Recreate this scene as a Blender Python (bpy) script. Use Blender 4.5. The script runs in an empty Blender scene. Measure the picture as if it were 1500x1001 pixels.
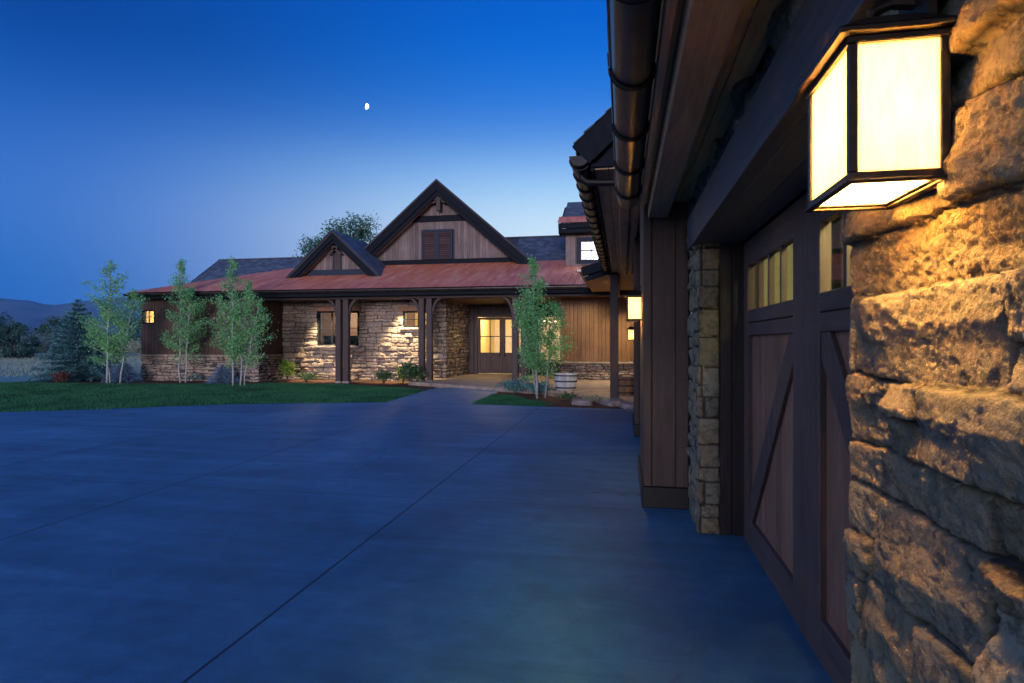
import bpy, math, random
import numpy as np
from mathutils import Vector, Matrix
R = math.radians
scene = bpy.context.scene
col = scene.collection
# ---------------------------------------------------------------- camera
YAW = 10.73
cam = bpy.data.cameras.new('camera')
cam.sensor_width = 36.0
cam.lens = 36.0 * 860 / 1500
cam.clip_start = 0.05
cam.clip_end = 20000
cam.dof.use_dof = True
cam.dof.focus_distance = 7.0
cam.dof.aperture_fstop = 13.0
cam_o = bpy.data.objects.new('camera', cam)
cam_o.location = (0, 0, 1.5)
cam_o.rotation_euler = (R(90), 0, R(YAW))
col.objects.link(cam_o)
scene.camera = cam_o
# ---------------------------------------------------------------- render settings
scene.view_settings.view_transform = 'Standard'
scene.view_settings.look = 'None'
scene.view_settings.exposure = 0.0
scene.view_settings.gamma = 1.0
cy = scene.cycles
cy.use_denoising = True
cy.max_bounces = 7
cy.diffuse_bounces = 4
cy.glossy_bounces = 3
cy.transmission_bounces = 5
cy.transparent_max_bounces = 12
cy.sample_clamp_indirect = 40.0
cy.caustics_reflective = False
cy.caustics_refractive = False
# ---------------------------------------------------------------- dusk sky
SUN_EL, SUN_AZ = -3.0, 0.0          # the sun has set behind the house
world = bpy.data.worlds.new('World')
scene.world = world
world.use_nodes = True
wt = world.node_tree
wt.nodes.clear()
def wn(t, **k):
    n = wt.nodes.new(t)
    for a, b in k.items(): setattr(n, a, b)
    return n
def wl(a, b): wt.links.new(a, b)
def wmath(op, a, b=None, clamp=False):
    n = wn('ShaderNodeMath', operation=op, use_clamp=clamp)
    for i, x in enumerate((a, b)):
        if x is None: continue
        if isinstance(x, (int, float)): n.inputs[i].default_value = x
        else: wl(x, n.inputs[i])
    return n.outputs[0]
def wramp(fac, stops):
    n = wn('ShaderNodeValToRGB')
    e = n.color_ramp.elements
    while len(e) < len(stops): e.new(0.5)
    for q, (p, c) in zip(e, stops):
        q.position = p; q.color = (*c, 1)
    n.color_ramp.interpolation = 'B_SPLINE'
    wl(fac, n.inputs[0]); return n.outputs[0]
def wmix(f, a, b, mode='MIX'):
    n = wn('ShaderNodeMix', data_type='RGBA', blend_type=mode)
    if isinstance(f, float): n.inputs[0].default_value = f
    else: wl(f, n.inputs[0])
    for i, x in ((6, a), (7, b)):
        if isinstance(x, tuple): n.inputs[i].default_value = x
        else: wl(x, n.inputs[i])
    return n.outputs[2]
tc = wn('ShaderNodeTexCoord')
sp = wn('ShaderNodeSeparateXYZ'); wl(tc.outputs['Generated'], sp.inputs[0])
el = wmath('MAXIMUM', sp.outputs[2], 0.0)
hl = wmath('SQRT', wmath('ADD', wmath('MULTIPLY', sp.outputs[0], sp.outputs[0]), wmath('ADD', wmath('MULTIPLY', sp.outputs[1], sp.outputs[1]), 1e-6)))
GA = R(4.0)                            # azimuth of the afterglow, a little left of north
ca = wmath('DIVIDE', wmath('ADD', wmath('MULTIPLY', sp.outputs[0], -math.sin(GA)), wmath('MULTIPLY', sp.outputs[1], math.cos(GA))), hl)
glow = wramp(el, [(0.0, (.75, .92, 1.0)), (.18, (.70, .88, 1.0)), (.25, (.38, .68, .98)), (.33, (.055, .25, .76)), (.42, (.003, .160, .69)), (.50, (.001, .112, .61)), (.62, (.001, .095, .52)), (.8, (.001, .12, .66)), (1.0, (.001, .12, .66))])
side = wramp(el, [(0.0, (.008, .13, .45)), (.08, (.012, .14, .49)), (.17, (.050, .19, .60)), (.26, (.030, .150, .55)), (.34, (.005, .088, .42)), (.42, (.001, .050, .29)), (.6, (.001, .05, .32)), (.8, (.001, .12, .66)), (1.0, (.001, .12, .66))])
back = wramp(el, [(0.0, (.80, .92, 2.2)), (.3, (.62, .80, 2.1)), (.6, (.002, .13, .72)), (1.0, (.001, .12, .66))])
f1 = wn('ShaderNodeMapRange')
f1.inputs['From Min'].default_value = 0.59; f1.inputs['From Max'].default_value = 1.0
wl(ca, f1.inputs['Value'])
f2 = wn('ShaderNodeMapRange', interpolation_type='SMOOTHSTEP')
f2.inputs['From Min'].default_value = 0.62; f2.inputs['From Max'].default_value = 0.05
wl(ca, f2.inputs['Value'])
grad = wmix(f2.outputs[0], wmix(wmath('POWER', f1.outputs[0], 3.0), side, glow), back)
sky = wn('ShaderNodeTexSky', sky_type='NISHITA')
sky.sun_disc = False
sky.sun_elevation = R(SUN_EL); sky.sun_rotation = R(SUN_AZ)
sky.ozone_density = 6.0
bg1 = wn('ShaderNodeBackground'); bg1.inputs[1].default_value = 0.03; wl(sky.outputs[0], bg1.inputs[0])
bg2 = wn('ShaderNodeBackground'); bg2.inputs[1].default_value = 1.0; wl(grad, bg2.inputs[0])
ad = wn('ShaderNodeAddShader'); wl(bg1.outputs[0], ad.inputs[0]); wl(bg2.outputs[0], ad.inputs[1])
wo = wn('ShaderNodeOutputWorld'); wl(ad.outputs[0], wo.inputs[0])
# added lavender fill sun from behind the camera, boosting the sky glow opposite the sunset
sl = bpy.data.lights.new('twilight_fill', 'SUN'); sl.energy = 3.9; sl.angle = R(18); sl.color = (.97, .86, 1.0)
so = bpy.data.objects.new('twilight_fill', sl); so.rotation_euler = (R(87.3), 0, R(4)); col.objects.link(so)

def lamp(kind, name, loc, energy, color, radius=0.05, target=None, size=None, blend=1.0, parent=None):
    l = bpy.data.lights.new(name, kind); l.energy = energy; l.color = color; l.shadow_soft_size = radius
    o = bpy.data.objects.new(name, l); o.location = loc
    if kind == 'SPOT':
        l.spot_size = R(size); l.spot_blend = blend
        o.rotation_euler = (Vector(target) - Vector(loc)).to_track_quat('-Z', 'Y').to_euler()
    if parent: o.parent = parent
    col.objects.link(o); return o
WARM = (1.0, .77, .46)
# ---------------------------------------------------------------- numpy noise
def _h(ix, iy, seed):
    n = (ix.astype(np.int64) * 374761393 + iy.astype(np.int64) * 668265263 + seed * 974634777) & 0xffffffff
    n = ((n ^ (n >> 13)) * 1274126177) & 0xffffffff
    n = ((n ^ (n >> 16)) * 2246822519) & 0xffffffff
    return ((n ^ (n >> 15)) & 0xffffff) / float(0xffffff)
def vnoise(x, y, seed=0):
    ix = np.floor(x); iy = np.floor(y); fx = x - ix; fy = y - iy
    fx = fx * fx * fx * (fx * (fx * 6 - 15) + 10); fy = fy * fy * fy * (fy * (fy * 6 - 15) + 10)
    a = _h(ix, iy, seed); b = _h(ix + 1, iy, seed); c = _h(ix, iy + 1, seed); d = _h(ix + 1, iy + 1, seed)
    return (a * (1 - fx) + b * fx) * (1 - fy) + (c * (1 - fx) + d * fx) * fy
def fbm(x, y, seed=0, oct=4, gain=0.5):
    t = np.zeros_like(x, dtype=float); a = 1.0; s = 0
    for k in range(oct):
        t += a * (vnoise(x * 2 ** k, y * 2 ** k, seed + k * 17) - .5); s += a; a *= gain
    return t / s * 2
# ---------------------------------------------------------------- materials
def mat_base(name):
    m = bpy.data.materials.new(name); m.use_nodes = True
    nt = m.node_tree
    return m, nt, nt.nodes['Principled BSDF']
def nd(nt, t, **k):
    n = nt.nodes.new(t)
    for a, b in k.items(): setattr(n, a, b)
    return n
def ramp(nt, fac, stops):
    n = nd(nt, 'ShaderNodeValToRGB'); e = n.color_ramp.elements
    while len(e) < len(stops): e.new(.5)
    for q, (p, c) in zip(e, stops): q.position = p; q.color = (*c, 1)
    nt.links.new(fac, n.inputs[0]); return n.outputs[0]
def mixc(nt, f, a, b, mode='MIX'):
    n = nd(nt, 'ShaderNodeMix', data_type='RGBA', blend_type=mode)
    for i, x in ((0, f), (6, a), (7, b)):
        if isinstance(x, (int, float)): n.inputs[i].default_value = x
        elif isinstance(x, tuple): n.inputs[i].default_value = (*x[:3], 1)
        else: nt.links.new(x, n.inputs[i])
    return n.outputs[2]
def mth(nt, op, a, b=0.0, clamp=False):
    n = nd(nt, 'ShaderNodeMath', operation=op, use_clamp=clamp)
    for i, x in ((0, a), (1, b)):
        if isinstance(x, (int, float)): n.inputs[i].default_value = x
        else: nt.links.new(x, n.inputs[i])
    return n.outputs[0]
def noise(nt, vec, scale, detail=4, rough=.55, dist=0.0):
    n = nd(nt, 'ShaderNodeTexNoise'); n.inputs['Scale'].default_value = scale; n.inputs['Detail'].default_value = detail
    n.inputs['Roughness'].default_value = rough; n.inputs['Distortion'].default_value = dist
    nt.links.new(vec, n.inputs['Vector']); return n.outputs['Fac']
def bump(nt, p, h, strength, dist):
    b = nd(nt, 'ShaderNodeBump'); b.inputs['Strength'].default_value = strength; b.inputs['Distance'].default_value = dist
    nt.links.new(h, b.inputs['Height']); nt.links.new(b.outputs[0], p.inputs['Normal'])
def objco(nt): return nd(nt, 'ShaderNodeTexCoord').outputs['Object']
def island(nt): return nd(nt, 'ShaderNodeNewGeometry').outputs['Random Per Island']
def wood(name, dark, light, axis='Z', rough=.62, vary=.5, grain=1.0, spec=.35):
    m, nt, p = mat_base(name)
    isl = island(nt)
    mp = nd(nt, 'ShaderNodeMapping'); nt.links.new(objco(nt), mp.inputs[0])
    s = [34.0 * grain] * 3; s['XYZ'.index(axis)] = 1.6 * grain
    mp.inputs['Scale'].default_value = s
    off = nd(nt, 'ShaderNodeVectorMath', operation='ADD'); nt.links.new(mp.outputs[0], off.inputs[0])
    cmb = nd(nt, 'ShaderNodeCombineXYZ')
    for i in range(3): nt.links.new(mth(nt, 'MULTIPLY', isl, 57.0 + 31 * i), cmb.inputs[i])
    nt.links.new(cmb.outputs[0], off.inputs[1])
    g1 = noise(nt, off.outputs[0], 1.0, 6, .65, .6)
    g2 = noise(nt, off.outputs[0], 4.5, 3, .6)
    knots = noise(nt, objco(nt), 2.2, 3, .5)
    f = mth(nt, 'ADD', mth(nt, 'MULTIPLY', g1, .7), mth(nt, 'MULTIPLY', g2, .3))
    c = ramp(nt, f, [(.30, dark), (.70, light)])
    v = mth(nt, 'ADD', mth(nt, 'MULTIPLY', isl, vary), 1 - vary * .5)
    v = mth(nt, 'MULTIPLY', v, mth(nt, 'ADD', mth(nt, 'MULTIPLY', knots, .6), .7))
    hs = nd(nt, 'ShaderNodeHueSaturation'); nt.links.new(c, hs.inputs['Color']); nt.links.new(v, hs.inputs['Value'])
    nt.links.new(hs.outputs[0], p.inputs['Base Color'])
    p.inputs['Roughness'].default_value = rough; p.inputs['Specular IOR Level'].default_value = spec
    bump(nt, p, f, .55, .004)
    return m
def stone(name, tint=(1, 1, 1), scale=1.0):
    m, nt, p = mat_base(name)
    a = nd(nt, 'ShaderNodeAttribute', attribute_name='rnd').outputs['Fac']
    j = nd(nt, 'ShaderNodeAttribute', attribute_name='joint').outputs['Fac']
    co = objco(nt)
    base = ramp(nt, a, [(0, (.20, .135, .085)), (.2, (.33, .24, .155)), (.4, (.25, .19, .145)), (.55, (.37, .28, .19)), (.7, (.20, .165, .14)), (.85, (.30, .195, .12)), (1, (.38, .33, .27))])
    n1 = noise(nt, co, 17 * scale, 7, .7, .5)
    n2 = noise(nt, co, 42 * scale, 6, .7)
    n3 = noise(nt, co, 3.2 * scale, 4, .6, .8)
    c = mixc(nt, mth(nt, 'MULTIPLY', ramp(nt, n1, [(.48, (0, 0, 0)), (.60, (1, 1, 1))]), .80), base, (.060, .053, .054))
    c = mixc(nt, mth(nt, 'MULTIPLY', ramp(nt, n3, [(.52, (0, 0, 0)), (.70, (1, 1, 1))]), .5), c, (.36, .22, .11))
    c = mixc(nt, mth(nt, 'MULTIPLY', ramp(nt, n2, [(.36, (0, 0, 0)), (.68, (1, 1, 1))]), .30), c, (.46, .40, .31))
    c = mixc(nt, j, c, (.055, .045, .038))
    c = mixc(nt, 1.0, c, tint, 'MULTIPLY')
    nt.links.new(c, p.inputs['Base Color'])
    p.inputs['Roughness'].default_value = .85; p.inputs['Specular IOR Level'].default_value = .3
    h = mth(nt, 'ADD', mth(nt, 'MULTIPLY', n2, .6), mth(nt, 'ADD', noise(nt, co, 140 * scale, 4, .7), mth(nt, 'MULTIPLY', n1, .7)))
    bump(nt, p, h, 1.0, .009 / scale)
    return m
def plain(name, c, rough=.5, metal=0.0, spec=.5, var=.15, nscale=14, bmp=0.0):
    m, nt, p = mat_base(name)
    n = noise(nt, objco(nt), nscale, 5, .6)
    lo = tuple(x * (1 - var) for x in c); hi = tuple(min(1, x * (1 + var)) for x in c)
    nt.links.new(ramp(nt, n, [(.3, lo), (.7, hi)]), p.inputs['Base Color'])
    p.inputs['Roughness'].default_value = rough; p.inputs['Metallic'].default_value = metal; p.inputs['Specular IOR Level'].default_value = spec
    if bmp: bump(nt, p, noise(nt, objco(nt), nscale * 3, 5, .6), .5, bmp)
    return m
def shingle(name, c):
    m, nt, p = mat_base(name)
    isl = island(nt)
    n = noise(nt, objco(nt), 60, 4, .7)
    cc = ramp(nt, isl, [(0, tuple(x * .5 for x in c)), (.5, c), (1, tuple(x * 1.7 for x in c))])
    cc = mixc(nt, .35, cc, ramp(nt, n, [(.35, (.01, .01, .01)), (.7, tuple(x * 1.6 for x in c))]))
    nt.links.new(cc, p.inputs['Base Color']); p.inputs['Roughness'].default_value = .8
    bump(nt, p, n, .6, .004)
    return m
def rust(name):
    m, nt, p = mat_base(name)
    co = objco(nt)
    mp = nd(nt, 'ShaderNodeMapping'); nt.links.new(co, mp.inputs[0]); mp.inputs['Scale'].default_value = (3.0, .5, .5)
    n1 = noise(nt, mp.outputs[0], 1.3, 6, .65, .3); n2 = noise(nt, co, 25, 5, .7)
    f = mth(nt, 'ADD', mth(nt, 'MULTIPLY', n1, .75), mth(nt, 'MULTIPLY', n2, .25))
    nt.links.new(ramp(nt, f, [(.3, (.36, .078, .032)), (.5, (.60, .185, .085)), (.68, (.72, .32, .18))]), p.inputs['Base Color'])
    p.inputs['Roughness'].default_value = .55; p.inputs['Metallic'].default_value = .15
    bump(nt, p, n2, .3, .003)
    return m
def concrete():
    m, nt, p = mat_base('concrete')
    co = objco(nt)
    sx = nd(nt, 'ShaderNodeSeparateXYZ'); nt.links.new(co, sx.inputs[0])
    n1 = noise(nt, co, .45, 5, .6, .7); n2 = noise(nt, co, 5.5, 6, .65); n3 = noise(nt, co, 70, 4, .7)
    mp = nd(nt, 'ShaderNodeMapping'); nt.links.new(co, mp.inputs[0]); mp.inputs['Scale'].default_value = (.35, 2.2, 1); mp.inputs['Rotation'].default_value = (0, 0, .25)
    n4 = noise(nt, mp.outputs[0], 1.0, 5, .6, 1.2)
    f = mth(nt, 'ADD', mth(nt, 'MULTIPLY', n1, .40), mth(nt, 'ADD', mth(nt, 'MULTIPLY', n2, .24), mth(nt, 'ADD', mth(nt, 'MULTIPLY', n3, .10), mth(nt, 'MULTIPLY', n4, .26))))
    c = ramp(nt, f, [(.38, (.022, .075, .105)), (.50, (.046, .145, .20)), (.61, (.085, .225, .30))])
    # saw-cut control joints and their dark edges
    wob = mth(nt, 'MULTIPLY', mth(nt, 'SUBTRACT', noise(nt, co, 3.0, 3, .6), .5), .006)
    def joint(ax, off, per, w):
        x = mth(nt, 'ADD', mth(nt, 'ADD', sx.outputs[ax], wob), -off)
        d = mth(nt, 'ABSOLUTE', mth(nt, 'SUBTRACT', mth(nt, 'MULTIPLY', mth(nt, 'FRACT', mth(nt, 'ADD', mth(nt, 'DIVIDE', x, per), .5)), per), per * .5))
        r = nd(nt, 'ShaderNodeMapRange', interpolation_type='SMOOTHSTEP'); nt.links.new(d, r.inputs[0])
        r.inputs[1].default_value = w * .5; r.inputs[2].default_value = w; r.inputs[3].default_value = 1; r.inputs[4].default_value = 0
        return r.outputs[0]
    jm = mth(nt, 'MAXIMUM', mth(nt, 'MULTIPLY', joint(0, -1.90, 2.72, .011), mth(nt, 'LESS_THAN', sx.outputs[0], .3)), mth(nt, 'MULTIPLY', joint(1, 5.35, 4.1, .008), .75))
    mb_ = nd(nt, 'ShaderNodeMapping'); nt.links.new(co, mb_.inputs[0]); mb_.inputs['Scale'].default_value = (2.0, 95, 1)
    broom = noise(nt, mb_.outputs[0], 1.6, 4, .6)
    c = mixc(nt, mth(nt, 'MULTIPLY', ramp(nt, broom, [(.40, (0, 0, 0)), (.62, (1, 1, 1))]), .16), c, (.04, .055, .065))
    spots = noise(nt, co, 1.9, 6, .75, 1.5)
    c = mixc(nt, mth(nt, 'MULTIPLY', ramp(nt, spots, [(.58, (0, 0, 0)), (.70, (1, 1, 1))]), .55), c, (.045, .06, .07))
    dv = nd(nt, 'ShaderNodeVectorMath', operation='ADD'); nt.links.new(co, dv.inputs[0]); nz_ = nd(nt, 'ShaderNodeTexNoise'); nz_.inputs['Scale'].default_value = 1.4; nz_.inputs['Detail'].default_value = 6; nt.links.new(co, nz_.inputs['Vector']); nt.links.new(nz_.outputs['Color'], dv.inputs[1])
    vo = nd(nt, 'ShaderNodeTexVoronoi', feature='DISTANCE_TO_EDGE'); vo.inputs['Scale'].default_value = .28; nt.links.new(dv.outputs[0], vo.inputs['Vector'])
    crack = mth(nt, 'MULTIPLY', mth(nt, 'LESS_THAN', vo.outputs['Distance'], .0016), mth(nt, 'GREATER_THAN', noise(nt, co, .33, 2, .5), .53))
    c = mixc(nt, mth(nt, 'MULTIPLY', crack, .7), c, (.02, .025, .03))
    grit = noise(nt, co, 260, 3, .7)
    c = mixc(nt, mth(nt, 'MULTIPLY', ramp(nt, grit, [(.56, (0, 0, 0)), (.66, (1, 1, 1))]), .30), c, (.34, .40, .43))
    c = mixc(nt, jm, c, (.02, .02, .02))
    nt.links.new(c, p.inputs['Base Color'])
    rr = nd(nt, 'ShaderNodeMapRange'); nt.links.new(n2, rr.inputs[0]); rr.inputs[3].default_value = .50; rr.inputs[4].default_value = .75; p.inputs['Specular IOR Level'].default_value = .4
    nt.links.new(rr.outputs[0], p.inputs['Roughness'])
    h = mth(nt, 'SUBTRACT', mth(nt, 'ADD', mth(nt, 'ADD', n3, mth(nt, 'MULTIPLY', broom, 1.2)), mth(nt, 'MULTIPLY', n2, .6)), mth(nt, 'MULTIPLY', jm, 3.0))
    bump(nt, p, h, .35, .004)
    return m
def leafmat(name, a, b, c, trans=.35, patch=False):
    m, nt, p = mat_base(name)
    cc = ramp(nt, island(nt), [(0, a), (.5, b), (1, c)])
    if patch: cc = mixc(nt, 1.0, cc, ramp(nt, noise(nt, objco(nt), .75, 5, .65, .8), [(.34, (.42, .50, .45)), (.52, (1, 1, 1)), (.70, (1.5, 1.25, 1.0))]), 'MULTIPLY')
    p.inputs['Roughness'].default_value = .55; p.inputs['Specular IOR Level'].default_value = .3
    nt.links.new(cc, p.inputs['Base Color'])
    t = nd(nt, 'ShaderNodeBsdfTranslucent'); nt.links.new(cc, t.inputs[0])
    mx = nd(nt, 'ShaderNodeMixShader'); mx.inputs[0].default_value = trans
    nt.links.new(p.outputs[0], mx.inputs[1]); nt.links.new(t.outputs[0], mx.inputs[2])
    nt.links.new(mx.outputs[0], nt.nodes['Material Output'].inputs[0])
    return m
def glassmat():
    m, nt, p = mat_base('window_glass')
    nt.nodes.remove(p)
    lw = nd(nt, 'ShaderNodeLayerWeight'); fac = mth(nt, 'ADD', mth(nt, 'MULTIPLY', mth(nt, 'POWER', lw.outputs['Facing'], 5.0), .8), .035)
    t = nd(nt, 'ShaderNodeBsdfTransparent'); g = nd(nt, 'ShaderNodeBsdfGlossy'); g.inputs['Roughness'].default_value = .02
    mx = nd(nt, 'ShaderNodeMixShader'); nt.links.new(fac, mx.inputs[0])
    nt.links.new(t.outputs[0], mx.inputs[1]); nt.links.new(g.outputs[0], mx.inputs[2])
    nt.links.new(mx.outputs[0], nt.nodes['Material Output'].inputs[0])
    return m
def frosted():
    m, nt, p = mat_base('frosted_lamp_glass')
    nt.nodes.remove(p)
    mp = nd(nt, 'ShaderNodeMapping'); nt.links.new(objco(nt), mp.inputs[0]); mp.inputs['Scale'].default_value = (60, 60, 9)
    n = noise(nt, mp.outputs[0], 1.6, 5, .65)
    c = ramp(nt, n, [(.3, (.90, .70, .38)), (.7, (.98, .83, .54))])
    t = nd(nt, 'ShaderNodeBsdfTranslucent'); nt.links.new(c, t.inputs[0])
    d = nd(nt, 'ShaderNodeBsdfDiffuse'); nt.links.new(c, d.inputs[0])
    mx = nd(nt, 'ShaderNodeMixShader'); mx.inputs[0].default_value = .25
    nt.links.new(t.outputs[0], mx.inputs[1]); nt.links.new(d.outputs[0], mx.inputs[2])
    e = nd(nt, 'ShaderNodeEmission'); e.inputs[0].default_value = (1.0, .62, .22, 1); e.inputs[1].default_value = .25
    a = nd(nt, 'ShaderNodeAddShader'); nt.links.new(mx.outputs[0], a.inputs[0]); nt.links.new(e.outputs[0], a.inputs[1])
    nt.links.new(a.outputs[0], nt.nodes['Material Output'].inputs[0])
    return m
def seeded():
    m, nt, p = mat_base('seeded_lamp_glass'); nt.nodes.remove(p)
    t = nd(nt, 'ShaderNodeBsdfTranslucent'); t.inputs[0].default_value = (.92, .66, .32, 1)
    a = nd(nt, 'ShaderNodeBsdfTransparent'); a.inputs[0].default_value = (.98, .90, .72, 1)
    mx = nd(nt, 'ShaderNodeMixShader'); mx.inputs[0].default_value = .24
    nt.links.new(t.outputs[0], mx.inputs[1]); nt.links.new(a.outputs[0], mx.inputs[2])
    nt.links.new(mx.outputs[0], nt.nodes['Material Output'].inputs[0]); return m
def emit(name, c, s):
    m, nt, p = mat_base(name); nt.nodes.remove(p)
    e = nd(nt, 'ShaderNodeEmission'); e.inputs[0].default_value = (*c, 1); e.inputs[1].default_value = s
    nt.links.new(e.outputs[0], nt.nodes['Material Output'].inputs[0]); return m
def groundmat(name, stops, s1, s2, b=.03):
    m, nt, p = mat_base(name); co = objco(nt)
    f = mth(nt, 'ADD', mth(nt, 'MULTIPLY', noise(nt, co, s1, 5, .6, .5), .6), mth(nt, 'MULTIPLY', noise(nt, co, s2, 5, .7), .4))
    nt.links.new(ramp(nt, f, stops), p.inputs['Base Color']); p.inputs['Roughness'].default_value = .95; p.inputs['Specular IOR Level'].default_value = .1
    bump(nt, p, noise(nt, co, s2, 5, .7), .8, b)
    return m
M = {}
M['siding'] = wood('brown_siding', (.034, .018, .012), (.095, .052, .036), 'Z', vary=.28)
M['clad'] = wood('pier_cladding', (.028, .016, .011), (.080, .046, .034), 'Z', vary=.25)
M['bright_siding'] = wood('cedar_siding', (.085, .040, .017), (.23, .120, .050), 'Z', vary=.35)
M['weathered'] = wood('weathered_siding', (.070, .054, .050), (.225, .168, .150), 'Z', rough=.8, vary=.6)
M['jamb'] = wood('dark_jamb', (.020, .013, .010), (.060, .038, .030), 'Z', vary=.3)
M['door_panel'] = wood('door_board', (.17, .075, .042), (.38, .18, .105), 'Z', vary=.35)
M['door_frame'] = wood('door_rail', (.065, .038, .032), (.14, .085, .07), 'Z', vary=.2)
M['door_frame_y'] = wood('door_rail_level', (.065, .038, .032), (.14, .085, .07), 'Y', vary=.2)
M['entry_wood'] = wood('entry_door_wood', (.022, .013, .010), (.06, .036, .028), 'Z', vary=.2)
M['header'] = wood('header_timber', (.040, .036, .042), (.092, .080, .088), 'Y', vary=.2, rough=.55)
M['beam_y'] = wood('eave_timber', (.34, .17, .09), (.64, .40, .24), 'Y', vary=.3)
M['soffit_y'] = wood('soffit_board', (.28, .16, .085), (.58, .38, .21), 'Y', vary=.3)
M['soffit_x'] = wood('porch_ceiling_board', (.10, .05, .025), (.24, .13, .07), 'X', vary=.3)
M['timber'] = wood('post_timber', (.024, .015, .014), (.058, .038, .034), 'Z', vary=.25)
M['timber_x'] = wood('beam_timber', (.018, .013, .013), (.045, .031, .030), 'X', vary=.25)
M['trim'] = plain('dark_trim', (.0065, .0085, .013), .75, spec=.12, var=.3)
M['bluegrey'] = plain('blue_grey_trim', (.022, .031, .048), .7, spec=.15, var=.25)
M['lintel'] = wood('window_lintel', (.10, .045, .022), (.23, .115, .06), 'X')
M['louvre'] = wood('louvre_wood', (.040, .023, .022), (.085, .050, .045), 'X')
M['gutter'] = plain('bronze_gutter', (.10, .085, .078), .36, metal=.85, var=.25, nscale=5)
M['bracket'] = plain('bracket_iron', (.010, .009, .009), .55, metal=.5, var=.3)
M['lampmetal'] = plain('lantern_bronze', (.035, .025, .018), .45, metal=.6, var=.4, nscale=40)
M['shingle'] = shingle('roof_shingle', (.055, .075, .10))
M['roofslab'] = plain('roof_deck', (.03, .03, .036), .85, var=.3)
M['rust'] = rust('rusted_metal')
M['stone_near'] = stone('pier_stone', (.95, 1.0, .86), 1.0)
M['stone'] = stone('ledge_stone', (1.05, 1.04, 1.06), .8)
M['stone_cap'] = plain('stone_cap', (.26, .21, .16), .85, var=.35, nscale=6, bmp=.02)
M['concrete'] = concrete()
M['flag'] = plain('patio_flagstone', (.24, .18, .13), .8, var=.4, nscale=3, bmp=.01)
M['glass'] = glassmat()
M['frost'] = frosted()
M['seeded'] = seeded()
M['cream'] = plain('interior_plaster', (.62, .56, .42), .8, var=.06)
M['tan'] = plain('interior_tan', (.20, .16, .09), .85, var=.1)
M['white'] = plain('interior_white', (.75, .75, .76), .8, var=.04)
M['bulb'] = emit('bulb', (1.0, .75, .4), 14)
M['aspen_leaf'] = leafmat('aspen_leaf', (.09, .30, .10), (.18, .50, .17), (.34, .64, .22), .45)
M['bark'] = plain('aspen_bark', (.27, .29, .28), .8, var=.35, nscale=16)
M['darkbark'] = plain('brown_bark', (.06, .045, .035), .9, var=.4)
M['spruce'] = leafmat('spruce_needle', (.035, .115, .115), (.07, .19, .185), (.14, .30, .29), .15)
M['bluespruce'] = leafmat('blue_needle', (.07, .13, .20), (.11, .20, .29), (.18, .28, .38), .15)
M['treeleaf'] = leafmat('tree_leaf', (.025, .085, .055), (.05, .14, .085), (.09, .20, .12), .3)
M['darkleaf'] = leafmat('dark_leaf', (.022, .065, .05), (.04, .10, .075), (.07, .15, .11), .2)
M['limeleaf'] = leafmat('lime_leaf', (.14, .26, .03), (.24, .38, .05), (.36, .48, .09), .4)
M['shrubleaf'] = leafmat('shrub_leaf', (.03, .08, .03), (.06, .13, .05), (.12, .20, .07), .35)
M['redleaf'] = leafmat('red_leaf', (.12, .035, .025), (.18, .06, .04), (.22, .10, .05), .35)
M['sage'] = leafmat('sage_leaf', (.14, .20, .17), (.22, .30, .25), (.34, .40, .33), .3)
M['grass'] = leafmat('lawn_blade', (.012, .11, .050), (.022, .17, .065), (.08, .24, .08), .3, True)
M['straw'] = leafmat('tall_grass_blade', (.20, .24, .15), (.30, .33, .20), (.42, .42, .27), .3)
M['lawn'] = groundmat('lawn_soil', [(.3, (.012, .06, .025)), (.7, (.025, .105, .04))], 1.2, 30)
M['mulch'] = groundmat('bark_mulch', [(.3, (.055, .030, .018)), (.7, (.16, .085, .05))], 5, 26, .06)
M['meadow'] = groundmat('meadow', [(.3, (.12, .22, .17)), (.55, (.21, .33, .25)), (.75, (.31, .42, .30))], .12, 2.0, .05)
M['hills'] = groundmat('hill_cover', [(.3, (.05, .08, .09)), (.7, (.10, .15, .16))], .004, .03, 2)
M['barrel'] = wood('barrel_oak', (.30, .32, .34), (.58, .60, .62), 'Z', rough=.85, vary=.4)
M['barrel2'] = wood('barrel_oak_brown', (.14, .085, .05), (.30, .19, .11), 'Z', rough=.85, vary=.4)
M['hoop'] = plain('hoop_iron', (.05, .05, .055), .6, metal=.6, var=.3)
M['rock'] = plain('garden_rock', (.24, .20, .17), .9, var=.4, nscale=8, bmp=.03)
M['moon'] = emit('moonlight', (1.0, .98, .93), 3.0)
M['art'] = plain('picture_canvas', (.16, .09, .05), .7, var=.5)
# ---------------------------------------------------------------- mesh helpers
def mesh_np(name, V, F, mat, parent=None, smooth=False, attrs=None):
    V = np.asarray(V, dtype=np.float32); F = np.asarray(F, dtype=np.int32)
    me = bpy.data.meshes.new(name); k = F.shape[1]
    me.vertices.add(len(V)); me.vertices.foreach_set('co', V.ravel())
    me.loops.add(F.size); me.loops.foreach_set('vertex_index', F.ravel())
    me.polygons.add(len(F)); me.polygons.foreach_set('loop_start', np.arange(0, F.size, k, dtype=np.int32))
    try: me.polygons.foreach_set('loop_total', np.full(len(F), k, dtype=np.int32))
    except Exception: pass
    if smooth: me.polygons.foreach_set('use_smooth', np.ones(len(F), dtype=bool))
    for a, v in (attrs or {}).items():
        at = me.attributes.new(a, 'FLOAT', 'POINT'); at.data.foreach_set('value', np.asarray(v, dtype=np.float32))
    me.update(); me.validate()
    me.materials.append(mat)
    return link(name, me, parent)
def link(name, me, parent):
    o = bpy.data.objects.new(name, me); col.objects.link(o)
    if parent is not None:
        o.parent = parent
        if parent.type == 'EMPTY' and parent.get('world_parts'): o.location = -Vector(parent['base'])
    return o
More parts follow.
